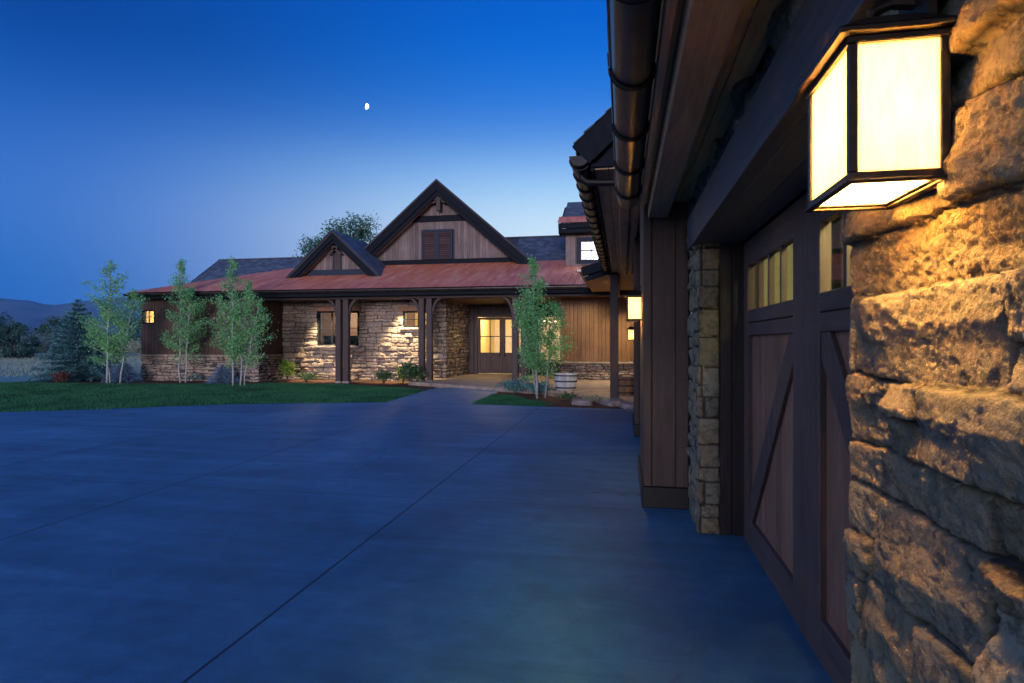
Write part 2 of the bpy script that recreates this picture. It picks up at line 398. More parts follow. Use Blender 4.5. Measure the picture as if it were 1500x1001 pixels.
class MB:
    def __init__(s): s.v = []; s.f = []
    def add(s, vs, fs):
        n = len(s.v); s.v += [tuple(p) for p in vs]; s.f += [tuple(i + n for i in q) for q in fs]; return s
    def box(s, x0, x1, y0, y1, z0, z1):
        return s.add([(x0, y0, z0), (x1, y0, z0), (x1, y1, z0), (x0, y1, z0), (x0, y0, z1), (x1, y0, z1), (x1, y1, z1), (x0, y1, z1)],
                     [(0, 3, 2, 1), (4, 5, 6, 7), (0, 1, 5, 4), (1, 2, 6, 5), (2, 3, 7, 6), (3, 0, 4, 7)])
    def prism(s, poly, a, b, axis='Y'):
        n = len(poly); mk = {'Y': lambda p, t: (p[0], t, p[1]), 'X': lambda p, t: (t, p[0], p[1]), 'Z': lambda p, t: (p[0], p[1], t)}[axis]
        vs = [mk(p, a) for p in poly] + [mk(p, b) for p in poly]
        return s.add(vs, [tuple(range(n)), tuple(range(2 * n - 1, n - 1, -1))] + [(i, i + n, (i + 1) % n + n, (i + 1) % n) for i in range(n)])
    def tube(s, pts, rad, n=10, cap=True):
        pts = [Vector(p) for p in pts]
        if not isinstance(rad, (list, tuple)): rad = [rad] * len(pts)
        rings = []; up = Vector((.13, .27, 1)).normalized()
        for i, p in enumerate(pts):
            d = (pts[min(i + 1, len(pts) - 1)] - pts[max(i - 1, 0)]).normalized()
            u = up if abs(d.dot(up)) < .95 else Vector((1, 0, 0))
            a = d.cross(u).normalized(); b = d.cross(a).normalized()
            rings.append([p + (a * math.cos(2 * math.pi * k / n) + b * math.sin(2 * math.pi * k / n)) * rad[i] for k in range(n)])
        vs = [q for r in rings for q in r]
        fs = [(i * n + k, i * n + (k + 1) % n, (i + 1) * n + (k + 1) % n, (i + 1) * n + k) for i in range(len(pts) - 1) for k in range(n)]
        if cap: fs += [tuple(range(n - 1, -1, -1)), tuple((len(pts) - 1) * n + k for k in range(n))]
        return s.add(vs, fs)
    def lathe(s, c, prof, n=28):
        vs = [(c[0] + r * math.cos(2 * math.pi * k / n), c[1] + r * math.sin(2 * math.pi * k / n), c[2] + z) for r, z in prof for k in range(n)]
        fs = [(i * n + k, i * n + (k + 1) % n, (i + 1) * n + (k + 1) % n, (i + 1) * n + k) for i in range(len(prof) - 1) for k in range(n)]
        return s.add(vs, fs)
    def quad(s, a, b, c, d): return s.add([a, b, c, d], [(0, 1, 2, 3)])
    def build(s, name, mat, parent=None, smooth=False, bevel=0.0, seg=1):
        me = bpy.data.meshes.new(name); me.from_pydata(s.v, [], s.f); me.update()
        if smooth:
            for p in me.polygons: p.use_smooth = True
        me.materials.append(mat)
        o = link(name, me, parent)
        if bevel:
            b = o.modifiers.new('bevel', 'BEVEL'); b.width = bevel; b.segments = seg; b.limit_method = 'ANGLE'; b.angle_limit = R(40)
        return o
def root(name, label, cat, base=(0, 0, 0), group=None, world_parts=False):
    o = bpy.data.objects.new(name, None); o.location = base; o.empty_display_size = .2
    o['label'] = label; o['category'] = cat
    if world_parts: o['world_parts'] = 1; o['base'] = list(base)
    if group: o['group'] = group
    col.objects.link(o); return o
def tag(o, label, cat, group=None):
    o['label'] = label; o['category'] = cat
    if group: o['group'] = group
    return o
def struct(o): o['kind'] = 'structure'; return o
def copy_tree(o, parent=None):
    c = o.copy(); col.objects.link(c); c.parent = parent
    for ch in list(o.children): copy_tree(ch, c)
    return c
# ---------------------------------------------------------------- ledge-stone masonry as a carved height field
def split(s0, s1, z0, z1, wr, hr, rng, out):
    w, h = s1 - s0, z1 - z0
    def zs():
        c = z0 + h * rng.uniform(.35, .65); split(s0, s1, z0, c, wr, hr, rng, out); split(s0, s1, c, z1, wr, hr, rng, out)
    def ss():
        c = s0 + w * rng.uniform(.3, .7); split(s0, c, z0, z1, wr, hr, rng, out); split(c, s1, z0, z1, wr, hr, rng, out)
    if h > hr[1] * 2.6: zs()
    elif w > wr[1] * 2.2: ss()
    elif h > hr[1]: zs()
    elif w > wr[1]: ss()
    elif h > 2 * hr[0] and rng.random() < .22: zs()
    else: out.append((s0, s1, z0, z1))
def masonry(name, path, z0, z1, parent, mat, res=.02, wr=(.12, .5), hr=(.05, .15), relief=.03, joint=.02, rough=.012, warp=.02, seed=1, holes=(), rects=None, nsc=1.0, jr=.018, corner=0.0):
    rng = random.Random(seed); nr = np.random.RandomState(seed)
    P = np.array(path, float); seg = np.linalg.norm(np.diff(P, axis=0), axis=1); cum = np.concatenate([[0], np.cumsum(seg)]); L = cum[-1]
    ns = int(L / res) + 1; nz = int((z1 - z0) / res) + 1
    s = np.linspace(0, L, ns); z = np.linspace(z0, z1, nz)
    px = np.interp(s, cum, P[:, 0]); py = np.interp(s, cum, P[:, 1])
    k = np.clip(np.searchsorted(cum, s, side='right') - 1, 0, len(seg) - 1)
    t = np.diff(P, axis=0) / seg[:, None]
    nx, ny = -t[k, 1], t[k, 0]
    w = max(1, int(.025 / res))
    def sm(a):
        b = np.pad(a, w, mode='edge'); return np.convolve(b, np.ones(2 * w + 1) / (2 * w + 1), mode='valid')
    nx, ny = sm(nx), sm(ny); ln = np.hypot(nx, ny); nx /= ln; ny /= ln
    if rects is None:
        rects = []; split(0, L, z0, z1, wr, hr, rng, rects)
    Rr = np.array(rects)
    ids = np.zeros((ns, nz), int)
    for i, (a, b, c, d) in enumerate(rects):
        ids[max(0, int(math.floor(a / L * (ns - 1)))):int(math.ceil(b / L * (ns - 1))) + 1, max(0, int((c - z0) / (z1 - z0) * (nz - 1))):int(math.ceil((d - z0) / (z1 - z0) * (nz - 1))) + 1] = i
    S, Z = np.meshgrid(s, z, indexing='ij')
    f = 3.5 * nsc
    Sw = np.clip(S + warp * fbm(S * f, Z * f, seed + 3, 3) + warp * .3 * fbm(S * f * 6, Z * f * 6, seed + 4, 2), 0, L)
    Zw = np.clip(Z + warp * fbm(S * f + 40, Z * f, seed + 5, 3) + warp * .3 * fbm(S * f * 6, Z * f * 6 + 9, seed + 6, 2), z0, z1)
    I = ids[np.clip(np.rint(Sw / L * (ns - 1)).astype(int), 0, ns - 1), np.clip(np.rint((Zw - z0) / (z1 - z0) * (nz - 1)).astype(int), 0, nz - 1)]
    A = Rr[I]
    d = np.minimum(np.minimum(Sw - A[..., 0], A[..., 1] - Sw), np.minimum(Zw - A[..., 2], A[..., 3] - Zw))
    d = np.maximum(d, 0)
    n = len(rects)
    rb = nr.rand(n); tb = nr.uniform(-1, 1, n); tz = nr.uniform(-1, 1, n); rc = nr.rand(n)
    cs = (A[..., 0] + A[..., 1]) / 2; cz = (A[..., 2] + A[..., 3]) / 2
    hgt = relief * (rb[I] - .5)
    hgt = hgt + tb[I] * np.clip((Sw - cs) * .16, -relief * .5, relief * .5) + tz[I] * np.clip((Zw - cz) * .35, -relief * .5, relief * .5)
    o1 = I * 7.31
    K = 9; fo = nr.uniform(0, 1, (n, K)); ga = nr.uniform(-1, 1, (n, K)); gb = nr.uniform(-1, 1, (n, K)); ua = nr.uniform(-.5, .5, (n, K)); ub = nr.uniform(-.5, .5, (n, K))
    ws = A[..., 1] - A[..., 0]; wz = A[..., 3] - A[..., 2]
    wob = fbm(S * 9 * nsc + o1, Z * 9 * nsc, seed + 7, 3) * .10
    facet = np.full(S.shape, 9.0)
    for k in range(K):
        facet = np.minimum(facet, rough * (.9 + fo[I, k]) + ga[I, k] * .30 * (Sw + wob * .25 - cs - ua[I, k] * ws) + gb[I, k] * .36 * (Zw + wob * .25 - cz - ub[I, k] * wz))
    facet = np.clip(facet, -rough * 1.0, rough * 1.15)
    rs = .35 + .9 * nr.rand(n)[I]
    step = fbm(S * 2.6 * nsc + o1, Z * 8 * nsc - o1, seed + 8, 3) * 3.2
    fl = np.floor(step); fr_ = step - fl; step = (fl + np.clip((fr_ - .38) / .24, 0, 1)) / 3.2
    hgt = hgt + facet * rs + rough * .55 * step * rs + rough * .30 * fbm(S * 24 * nsc + o1, Z * 28 * nsc, seed + 9, 4, .6) * rs
    pit = np.clip(vnoise(S * 55 * nsc + o1, Z * 62 * nsc, seed + 31) - .66, 0, 1) + .6 * np.clip(vnoise(S * 120 * nsc + o1, Z * 130 * nsc, seed + 33) - .62, 0, 1)
    hgt = hgt - rough * .9 * pit * rs
    if corner:
        for cc in cum[1:-1]: hgt = hgt * (1 - corner * np.exp(-((S - cc) / .07) ** 2))
    e = np.clip(d / (jr * (.7 + .6 * rb[I])), 0, 1); e = e * e * (3 - 2 * e)
    er = np.clip(d / (jr * 4), 0, 1)
    hgt = hgt - joint * (1 - e) - joint * .25 * (1 - er) ** 2
    V = np.stack([px[:, None] + nx[:, None] * hgt, py[:, None] + ny[:, None] * hgt, Z], -1).reshape(-1, 3)
    gi = np.arange(ns * nz).reshape(ns, nz)
    F = np.stack([gi[:-1, :-1], gi[:-1, 1:], gi[1:, 1:], gi[1:, :-1]], -1)
    keep = np.ones(F.shape[:2], bool)
    sc = (s[:-1] + s[1:]) / 2; zc = (z[:-1] + z[1:]) / 2
    for (a, b, c, dd) in holes: keep &= ~(((sc > a) & (sc < b))[:, None] & ((zc > c) & (zc < dd))[None, :])
    jm = 1 - np.clip((d - jr * .12) / (jr * .5), 0, 1)
    return mesh_np(name, V, F[keep].reshape(-1, 4), mat, parent, True, {'rnd': rc[I].ravel(), 'joint': jm.ravel()})
# ---------------------------------------------------------------- board siding
RND = random.Random(11)
def boards_y(mb, X0, X1, z0, z1, Y, w=.14, holes=(), gap=.007, t=.022, top=None):
    x = X0
    while x < X1 - .01:
        e = min(x + w * RND.uniform(.85, 1.15), X1); a, b = x + gap / 2, e - gap / 2
        f = Y - t - RND.uniform(0, .005)
        spans = [(z0, z1)]
        for (hx0, hx1, hz0, hz1) in holes:
            if b > hx0 and a < hx1:
                ns = []
                for (p, q) in spans:
                    if q <= hz0 or p >= hz1: ns.append((p, q)); continue
                    if p < hz0: ns.append((p, hz0))
                    if q > hz1: ns.append((hz1, q))
                spans = ns
        for p, q in spans:
            if top is None: mb.box(a, b, f, Y + .01, p, q)
            else:
                ta, tb = top(a), top(b)
                if max(ta, tb) > p: mb.prism([(a, p), (b, p), (b, max(tb, p + .001)), (a, max(ta, p + .001))], f, Y + .01)
        x = e
    return mb
def boards_x(mb, Y0, Y1, z0, z1, X, w=.14, gap=.007, t=.022, sgn=-1):
    y = Y0
    while y < Y1 - .01:
        e = min(y + w * RND.uniform(.85, 1.15), Y1)
        f = X + sgn * (t + RND.uniform(0, .005)); g = X - sgn * .01
        mb.box(min(f, g), max(f, g), y + gap / 2, e - gap / 2, z0, z1); y = e
    return mb
def shingles(mb, o, u, v, W, Lh, rng, ex=.145, tab=.24, keep=None):
    o, u, v = Vector(o), Vector(u).normalized(), Vector(v).normalized(); n = u.cross(v).normalized()
    if n.z < 0: n = -n
    r = 0
    while r * ex < Lh:
        a = -rng.uniform(0, tab)
        while a < W:
            w = tab * rng.uniform(.6, 1.3); p, q = max(a, 0), min(a + w - .006, W)
            if q > p + .02:
                th = rng.choice((.008, .012, .018)); lo = r * ex - rng.uniform(0, .02); hi = min(lo + ex * 1.35, Lh)
                if keep is None or keep(o + u * ((p + q) / 2) + v * (lo + .05)):
                    vs = [o + u * x + v * y + n * h for x, y, h in ((p, lo, .001), (q, lo, .001), (q, hi, .001), (p, hi, .001), (p, lo, th + .006), (q, lo, th + .006), (q, hi, .004), (p, hi, .004))]
                    mb.add(vs, [(4, 5, 6, 7), (0, 1, 5, 4), (1, 2, 6, 5), (3, 0, 4, 7)])
            a += w
        r += 1
    return mb
def chevron(mb, xa, za, w, p, t, y0, y1):
    mb.prism([(xa - w, za - w * p - t), (xa - w, za - w * p), (xa, za), (xa, za - t)], y0, y1)
    mb.prism([(xa, za - t), (xa, za), (xa + w, za - w * p), (xa + w, za - w * p - t)], y0, y1)
    return mb
def window_y(parent, X0, X1, z0, z1, Y, nx, nz, fw=.06, depth=.14, mat='trim', mw=.022, name='window', mull=()):
    m = MB()
    m.box(X0, X1, Y - .02, Y + depth, z1 - fw, z1).box(X0, X1, Y - .02, Y + depth, z0, z0 + fw)
    m.box(X0, X0 + fw, Y - .018, Y + depth, z0 + fw, z1 - fw).box(X1 - fw, X1, Y - .018, Y + depth, z0 + fw, z1 - fw)
    w = m.build(name, M[mat], parent, bevel=.006)
    gx0, gx1, gz0, gz1 = X0 + fw, X1 - fw, z0 + fw, z1 - fw
    b = MB()
    for i in range(1, nx):
        x = gx0 + (gx1 - gx0) * i / nx; q = mw * (2.2 if i in mull else 1); b.box(x - q / 2, x + q / 2, Y + .012, Y + .045, gz0, gz1)
    for j in range(1, nz):
        z = gz0 + (gz1 - gz0) * j / nz; b.box(gx0, gx1, Y + .014, Y + .043, z - mw / 2, z + mw / 2)
    if b.v: b.build('muntin', M[mat], w)
    MB().box(gx0, gx1, Y + .026, Y + .032, gz0, gz1).build('pane', M['glass'], w)
    return w
def room(parent, x0, x1, y0, y1, z0, z1, mat, open_side='y0'):
    m = MB(); t = .05
    m.box(x0 - t, x1 + t, y0, y1 + t, z0 - t, z0).box(x0 - t, x1 + t, y0, y1 + t, z1, z1 + t)
    if open_side != 'x0': m.box(x0 - t, x0, y0, y1, z0, z1)
    m.box(x1, x1 + t, y0, y1, z0, z1)
    m.box(x0, x1, y1, y1 + t, z0, z1)
    if open_side != 'y0': m.box(x0, x1, y0, y0 + t, z0, z1)
    return m.build('interior_wall', mat, parent)
def corrugated(mb, o, u, v, n, W, lo, hi, per=.085, amp=.011, rows=3):
    """o origin, u across the ribs, v up the slope; lo(x), hi(x) give the slope range of every rib"""
    o, u, v, n = map(Vector, (o, u, v, n)); k = int(W / per * 6); vs = []
    for i in range(k + 1):
        x = W * i / k; a, b = lo(x), hi(x); b = max(b, a + .001); h = amp * math.cos(2 * math.pi * x / per)
        for j in range(rows + 1): vs.append(o + u * x + v * (a + (b - a) * j / rows) + n * h)
    r = rows + 1
    return mb.add(vs, [(i * r + j, (i + 1) * r + j, (i + 1) * r + j + 1, i * r + j + 1) for i in range(k) for j in range(rows)])
def half_gutter(mb, p0, p1, rad, n=12, thick=.006, endcap=True):
    p0, p1 = Vector(p0), Vector(p1); d = (p1 - p0).normalized(); s = Vector((-d.y, d.x, 0))
    prof = []
    for k in range(n + 1): a = math.pi * k / n; prof.append((math.cos(a) * rad, -math.sin(a) * rad))
    for k in range(n, -1, -1): a = math.pi * k / n; prof.append((math.cos(a) * (rad - thick), -math.sin(a) * (rad - thick)))
    m = len(prof); vs = [p + s * a + Vector((0, 0, b)) for p in (p0, p1) for a, b in prof]
    fs = [(i, (i + 1) % m, (i + 1) % m + m, i + m) for i in range(m)]
    mb.add(vs, fs)
    if endcap:
        for p in (p0, p1): mb.add([p + s * a + Vector((0, 0, b)) for a, b in prof[:n + 1]], [tuple(range(n + 1))])
    # rolled front bead
    mb.tube([p0 + s * rad, p1 + s * rad], .011, 8)
    return mb
def gutter_brackets(parent, p0, p1, rad, step, wall_dir, reach, first=.25):
    p0, p1 = Vector(p0), Vector(p1); L = (p1 - p0).length; d = (p1 - p0).normalized(); s = Vector((-d.y, d.x, 0)); w = Vector(wall_dir)
    q = first
    while q < L:
        c = p0 + d * q; m = MB()
        pts = [c + s * (math.cos(a) * (rad + .008)) + Vector((0, 0, -math.sin(a) * (rad + .008))) for a in [math.pi * k / 12 for k in range(13)]]
        m.tube(pts, .011, 6)
        e = c + w * rad
        m.box(*sorted((e.x, e.x + w.x * reach)) if abs(w.x) > .5 else (e.x - .012, e.x + .012), *(sorted((e.y, e.y + w.y * reach)) if abs(w.y) > .5 else (e.y - .012, e.y + .012)), e.z - .035, e.z + .004)
        m.build('gutter_bracket', M['bracket'], parent); q += step
# ================================================================ SETTING
def sheet(name, pts, z, mat, kind='structure'):
    o = MB().add([(x, y, z) for x, y in pts], [tuple(range(len(pts)))]).build(name, mat); o['kind'] = kind; return o
sheet('ground', [(-7400, -3000), (5000, -3000), (5000, 4850), (-7400, 4850)], -.03, M['meadow'])
EDGE = [(-24, -8), (-19.5, 1.5), (-16.2, 6.6), (-14.4, 8.9), (-13.0, 10.22), (-11.95, 10.72), (-11.12, 11.25), (-10.34, 11.85), (-8.91, 12.62), (-7.09, 13.24), (-5.75, 13.62), (-3.59, 13.67), (-1.74, 13.42), (0.25, 13.24), (1.2, 13.2)]
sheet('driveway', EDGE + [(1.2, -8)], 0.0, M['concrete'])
sheet('walkway', [(-5.75, 13.60), (-3.59, 13.64), (-3.62, 16.0), (-3.66, 17.25), (-5.55, 18.44), (-5.95, 17.6), (-5.82, 15.2)], .004, M['concrete'])
LAWN = [(-40, -8), (-24, -8), (-19.5, 1.5), (-16.2, 6.6), (-14.4, 8.9), (-13.0, 10.22), (-11.95, 10.72), (-11.12, 11.25), (-10.34, 11.85), (-8.91, 12.62), (-7.09, 13.24), (-5.75, 13.62), (-5.82, 15.2), (-6.0, 17.4), (-7.4, 18.15), (-9.5, 19.0), (-12.0, 19.2), (-14.0, 18.3), (-17.5, 17.9), (-21.5, 17.7), (-40, 17.9)]
sheet('lawn', LAWN, -.016, M['lawn'])
sheet('mulch_bed', [(-22.5, 17.5), (-5.9, 17.3), (-6.5, 21.6), (-13.4, 21.6), (-13.4, 20.1), (-18.9, 20.1), (-22.5, 20.4)], -.022, M['mulch'])
sheet('garden_bed', [(-3.70, 17.4), (-3.60, 13.6), (1.2, 13.1), (1.2, 14.2), (-.75, 14.9), (-2.4, 16.8)], -.006, M['mulch'])
LAWN2 = [(-3.60, 13.64), (-1.8, 13.44), (-1.72, 14.1), (-2.5, 15.0), (-3.0, 15.9), (-3.64, 16.3)]
sheet('side_lawn', LAWN2, .0, M['lawn'])
PATIO = [(-7.4, 19.5), (-5.5, 18.42), (-3.6, 17.22), (-2.4, 16.6), (-.75, 14.7), (.3, 13.7), (.3, 15.0), (1.0, 15.2), (1.0, 21.45), (-2.2, 21.45), (-2.2, 24.78), (-6.6, 24.78), (-6.6, 21.4), (-7.4, 21.4)]
pm = MB().prism(PATIO, -.05, .10, 'Z'); struct(pm.build('patio', M['flag'], bevel=.012))
# hills
hx = np.linspace(-7000, 3500, 220); hy = np.linspace(1500, 3200, 40)
HX = [-7000, -3600, -2900, -2543, -2407, -2289, -2109, -1900, -1500, -1000, 0, 3500]; HZ = [260, 235, 200, 188, 180, 152, 176, 190, 150, 110, 80, 60]
X_, Y_ = np.meshgrid(hx, hy, indexing='ij')
hz = np.interp(X_ * 2000 / Y_, HX, HZ) * np.clip(1 - np.abs(Y_ - 2200) / 750, 0, 1) ** .8 * (Y_ / 2000) ** .9 * (1 + .06 * fbm(X_ / 190, Y_ / 190, 5, 5)) + 5 * fbm(X_ / 60, Y_ / 60, 8, 3) - 6
gi = np.arange(hx.size * hy.size).reshape(hx.size, hy.size)
struct(mesh_np('hills', np.stack([X_, Y_, hz], -1).reshape(-1, 3), np.stack([gi[:-1, :-1], gi[1:, :-1], gi[1:, 1:], gi[:-1, 1:]], -1).reshape(-1, 4), M['hills'], None, True))
# moon
mo = MB(); prof = []
for i in range(17):
    a = -math.pi / 2 + math.pi * i / 16; prof.append((math.cos(a), math.sin(a)))
mo.lathe((0, 0, 0), prof, 32)
mo.v = [((x * .92 if x > 0 else x * .30) * 26, y * 18, z * 27) for x, y, z in mo.v]
mn = mo.build('moon', M['moon'], None, True); mn.location = (-2297, 5000, 2141); mn.rotation_euler = (0, R(10), R(YAW + 14))
tag(mn, 'small white gibbous moon alone in the deep blue sky', 'moon')

# ================================================================ HOUSE
H = root('ranch_house', 'long rustic ranch house with stone walls, brown siding and a rusted red porch roof', 'house', (-8.0, 21.5, 0), world_parts=True)
FX = lambda x: 3.3 + (-6.62 - x)
W1 = (-11.98, -10.20, 1.33, 2.71); W2 = (-8.37, -7.15, 2.03, 2.68)
masonry('stone_wall', [(-6.62, 24.8), (-6.62, 21.5), (-13.5, 21.5)], -.03, 3.12, H, M['stone'], res=.022, wr=(.2, .8), hr=(.08, .23), relief=.045, joint=.018, rough=.035, warp=.035, seed=4, nsc=.8, jr=.014,
        holes=[(FX(W1[1]), FX(W1[0]), W1[2], W1[3]), (FX(W2[1]), FX(W2[0]), W2[2], W2[3])])
masonry('stone_base', [(-13.5, 21.5), (-13.5, 19.95), (-18.62, 19.95), (-18.62, 26.0)], -.03, .92, H, M['stone'], res=.025, wr=(.16, .6), hr=(.06, .16), relief=.045, joint=.018, rough=.03, warp=.035, seed=9, nsc=.8, jr=.014)
masonry('stone_wainscot', [(1.0, 21.5), (-2.24, 21.5), (-2.24, 24.8)], .05, .70, H, M['stone'], res=.022, wr=(.14, .5), hr=(.05, .13), relief=.05, joint=.018, rough=.03, warp=.035, seed=14, nsc=.8, jr=.014)
def cap(pts, z, h=.07):
    m = MB(); rg = random.Random(int(z * 100))
    for (x0, x1, y0, y1, ax) in pts:
        a, b = (x0, x1) if ax == 'x' else (y0, y1); t = a
        while t < b - .05:
            e = min(b, t + rg.uniform(.45, .95)); d = rg.uniform(-.015, .015)
            if ax == 'x': m.box(t + .004, e - .004, y0 + d, y1, z, z + h + d * .5)
            else: m.box(x0 + d, x1 + d, t + .004, e - .004, z, z + h + d * .5)
            t = e
    return m.build('stone_ledge', M['stone_cap'], H, bevel=.012)
cap([(-18.7, -13.40, 19.86, 20.03, 'x'), (-13.53, -13.40, 20.04, 21.42, 'y')], .92)
cap([(-2.34, 1.0, 21.40, 21.58, 'x')], .70)
# wood walls
LW = (-18.60, -18.0, 2.19, 2.74)
m = MB(); boards_y(m, -18.6, -13.5, .985, 3.15, 19.97, .15, [LW]); m.build('wood_wall', M['siding'], H, bevel=.003)
m = MB(); boards_x(m, 19.97, 21.47, .985, 3.12, -13.5, .15, sgn=1); m.build('return_wall', M['siding'], H, bevel=.003)
m = MB(); boards_x(m, 19.97, 26.0, .985, 3.15, -18.6, .15, sgn=-1); m.build('end_wall', M['siding'], H)
MB().box(-13.62, -13.455, 19.91, 20.02, .99, 3.13).build('corner_board', M['timber'], H, bevel=.005)
m = MB(); m.box(-18.55, -13.55, 20.0, 20.08, 0, 2.15).box(-18.55, -13.55, 20.0, 20.08, 2.8, 3.2).box(-17.95, -13.55, 20.0, 20.08, 2.15, 2.8).box(-13.6, -13.53, 20.08, 21.7, 0, 3.2)
m.box(-13.5, -6.75, 21.72, 21.78, 2.75, 3.2).box(-13.5, -6.75, 21.72, 21.78, 0, 1.3).box(-13.5, -12.0, 21.72, 21.78, 1.3, 2.75).box(-10.18, -8.40, 21.72, 21.78, 1.3, 2.75).box(-8.40, -7.13, 21.72, 21.78, 1.3, 2.0).box(-7.13, -6.75, 21.72, 21.78, 1.3, 2.75)
m.build('wall_core', M['roofslab'], H)
window_y(H, LW[0] + .03, LW[1], LW[2], LW[3], 19.97, 2, 2, .05)
room(H, -18.5, -14.5, 20.1, 23.0, .1, 3.0, M['cream'])
# stone wall windows
for (a, b, c, d), nx, nz in ((W1, 3, 2), (W2, 2, 2)):
    w = window_y(H, a, b, c, d, 21.56, nx, nz, .07, .18, 'trim', .028, mull=(1, 2))
    MB().box(a - .10, b + .10, 21.40, 21.66, d - .012, d + .17).build('lintel', M['lintel'], w, bevel=.012)
    MB().box(a - .08, b + .08, 21.40, 21.60, c - .075, c + .005).build('sill', M['rock'], w, bevel=.012)
room(H, -13.3, -6.8, 21.80, 24.6, .1, 3.0, M['tan'])
m = MB(); m.box(-9.6, -9.5, 21.85, 24.55, .1, 3.0).box(-13.2, -9.65, 24.3, 24.5, .1, 1.75); m.build('partition', M['tan'], H)
# entry wall
m = MB(); boards_y(m, -6.9, -2.24, .12, 3.12, 24.86, .16, [(-6.32, -3.92, .12, 2.62), (-3.66, -2.50, .62, 2.64)]); m.build('entry_wall', M['jamb'], H, bevel=.003)
m = MB(); m.box(-7.2, -6.3, 24.88, 24.94, 0, 3.2).box(-6.3, -2.2, 24.88, 24.94, 2.62, 3.2).box(-3.94, -3.64, 24.88, 24.94, 0, 2.62).box(-3.64, -2.5, 24.88, 24.94, 0, .62).box(-2.5, -2.2, 24.88, 24.94, 0, 2.62); m.build('entry_core', M['roofslab'], H)
m = MB(); m.box(-6.34, -6.22, 24.76, 24.92, .1, 2.66).box(-4.02, -3.90, 24.76, 24.92, .1, 2.66).box(-6.22, -4.02, 24.765, 24.92, 2.55, 2.66); m.build('door_frame', M['entry_wood'], H, bevel=.006)
for (a, b, hs) in ((-6.21, -5.125, -5.22), (-5.115, -4.03, -5.02)):
    m = MB(); m.box(a, a + .12, 24.80, 24.86, .12, 2.54).box(b - .12, b, 24.80, 24.86, .12, 2.54)
    m.box(a + .12, b - .12, 24.802, 24.858, 2.44, 2.54).box(a + .12, b - .12, 24.802, 24.858, .90, 1.02).box(a + .12, b - .12, 24.802, 24.858, .12, .30)
    dr = m.build('entry_door', M['entry_wood'], H, bevel=.005)
    m = MB(); c = (a + b) / 2; m.box(c - .045, c + .045, 24.806, 24.854, .30, .90).box(a + .12, c - .045, 24.825, 24.845, .30, .90).box(c + .045, b - .12, 24.825, 24.845, .30, .90); m.build('lower_panel', M['entry_wood'], dr, bevel=.004)
    m = MB(); m.box(c - .016, c + .016, 24.81, 24.85, 1.02, 2.44).box(a + .12, b - .12, 24.812, 24.848, 1.70, 1.735); m.build('muntin', M['trim'], dr)
    MB().box(a + .12, b - .12, 24.828, 24.834, 1.02, 2.44).build('pane', M['glass'], dr)
    MB().tube([(hs, 24.80, .85), (hs, 24.745, .87), (hs, 24.745, 1.28), (hs, 24.80, 1.30)], .014, 8).build('handle', M['bracket'], dr, True)
window_y(H, -3.64, -2.52, .64, 2.62, 24.84, 2, 2, .07, .1, 'entry_wood', .035)
ir = room(H, -6.5, -2.3, 24.96, 29.5, .1, 3.1, M['cream'])
MB().box(-4.75, -4.6, 25.7, 29.4, .1, 3.0).build('partition', M['cream'], H)
m = MB(); m.box(-5.5, -4.8, 28.95, 29.4, 0, 2.1).box(-5.53, -4.77, 28.92, 29.4, 2.1, 2.16); tag(m.build('hall_cabinet', M['siding'], bevel=.01), 'tall wooden cabinet at the back of the lit entry hall', 'cabinet').location = (0, 0, .1)
pc = MB().box(-.02, .02, -.3, .3, -.25, .25).build('wall_picture', M['art'], bevel=.004); pc.location = (-6.475, 25.8, 1.40); tag(pc, 'small dark picture on the yellow hall wall behind the entry door glass', 'picture')
MB().box(-.022, .026, -.33, .33, .25, .28).box(-.022, .026, -.33, .33, -.28, -.25).box(-.022, .026, -.33, -.3, -.25, .25).box(-.022, .026, .3, .33, -.25, .25).build('frame', M['jamb'], pc)
for x in (-3.45, -3.2, -2.95):
    pl = root('pendant_lamp', {-3.45: 'tiny glowing hall pendant bulb behind the right entry window, nearest the doors', -3.2: 'tiny glowing hall pendant bulb between two others behind the right entry window', -2.95: 'tiny glowing hall pendant bulb behind the right entry window, nearest the bright cedar wall'}[x], 'pendant lamp', (x, 25.9, 2.40), 'pendant bulbs in the entry hall')
    MB().lathe((0, 0, 0), [(.001, .045), (.035, .03), (.045, 0), (.035, -.035), (.001, -.05)], 14).build('bulb', M['bulb'], pl, True)
    MB().tube([(0, 0, .05), (0, 0, .70)], .006, 6).build('stem', M['bracket'], pl)
# side wall of the porch
m = MB(); boards_y(m, -2.2, 1.0, .775, 3.15, 21.52, .145); m.build('cedar_wall', M['bright_siding'], H, bevel=.003)
MB().box(-2.27, -2.12, 21.46, 21.60, .775, 3.12).build('corner_board', M['bright_siding'], H, bevel=.004)
m = MB(); m.box(-2.2, 1.0, 21.56, 21.64, .1, 3.2).box(-2.22, -2.14, 21.64, 24.85, .1, 3.2).box(1.0, 1.08, 14.95, 21.7, 0, 3.6); m.build('side_core', M['roofslab'], H)
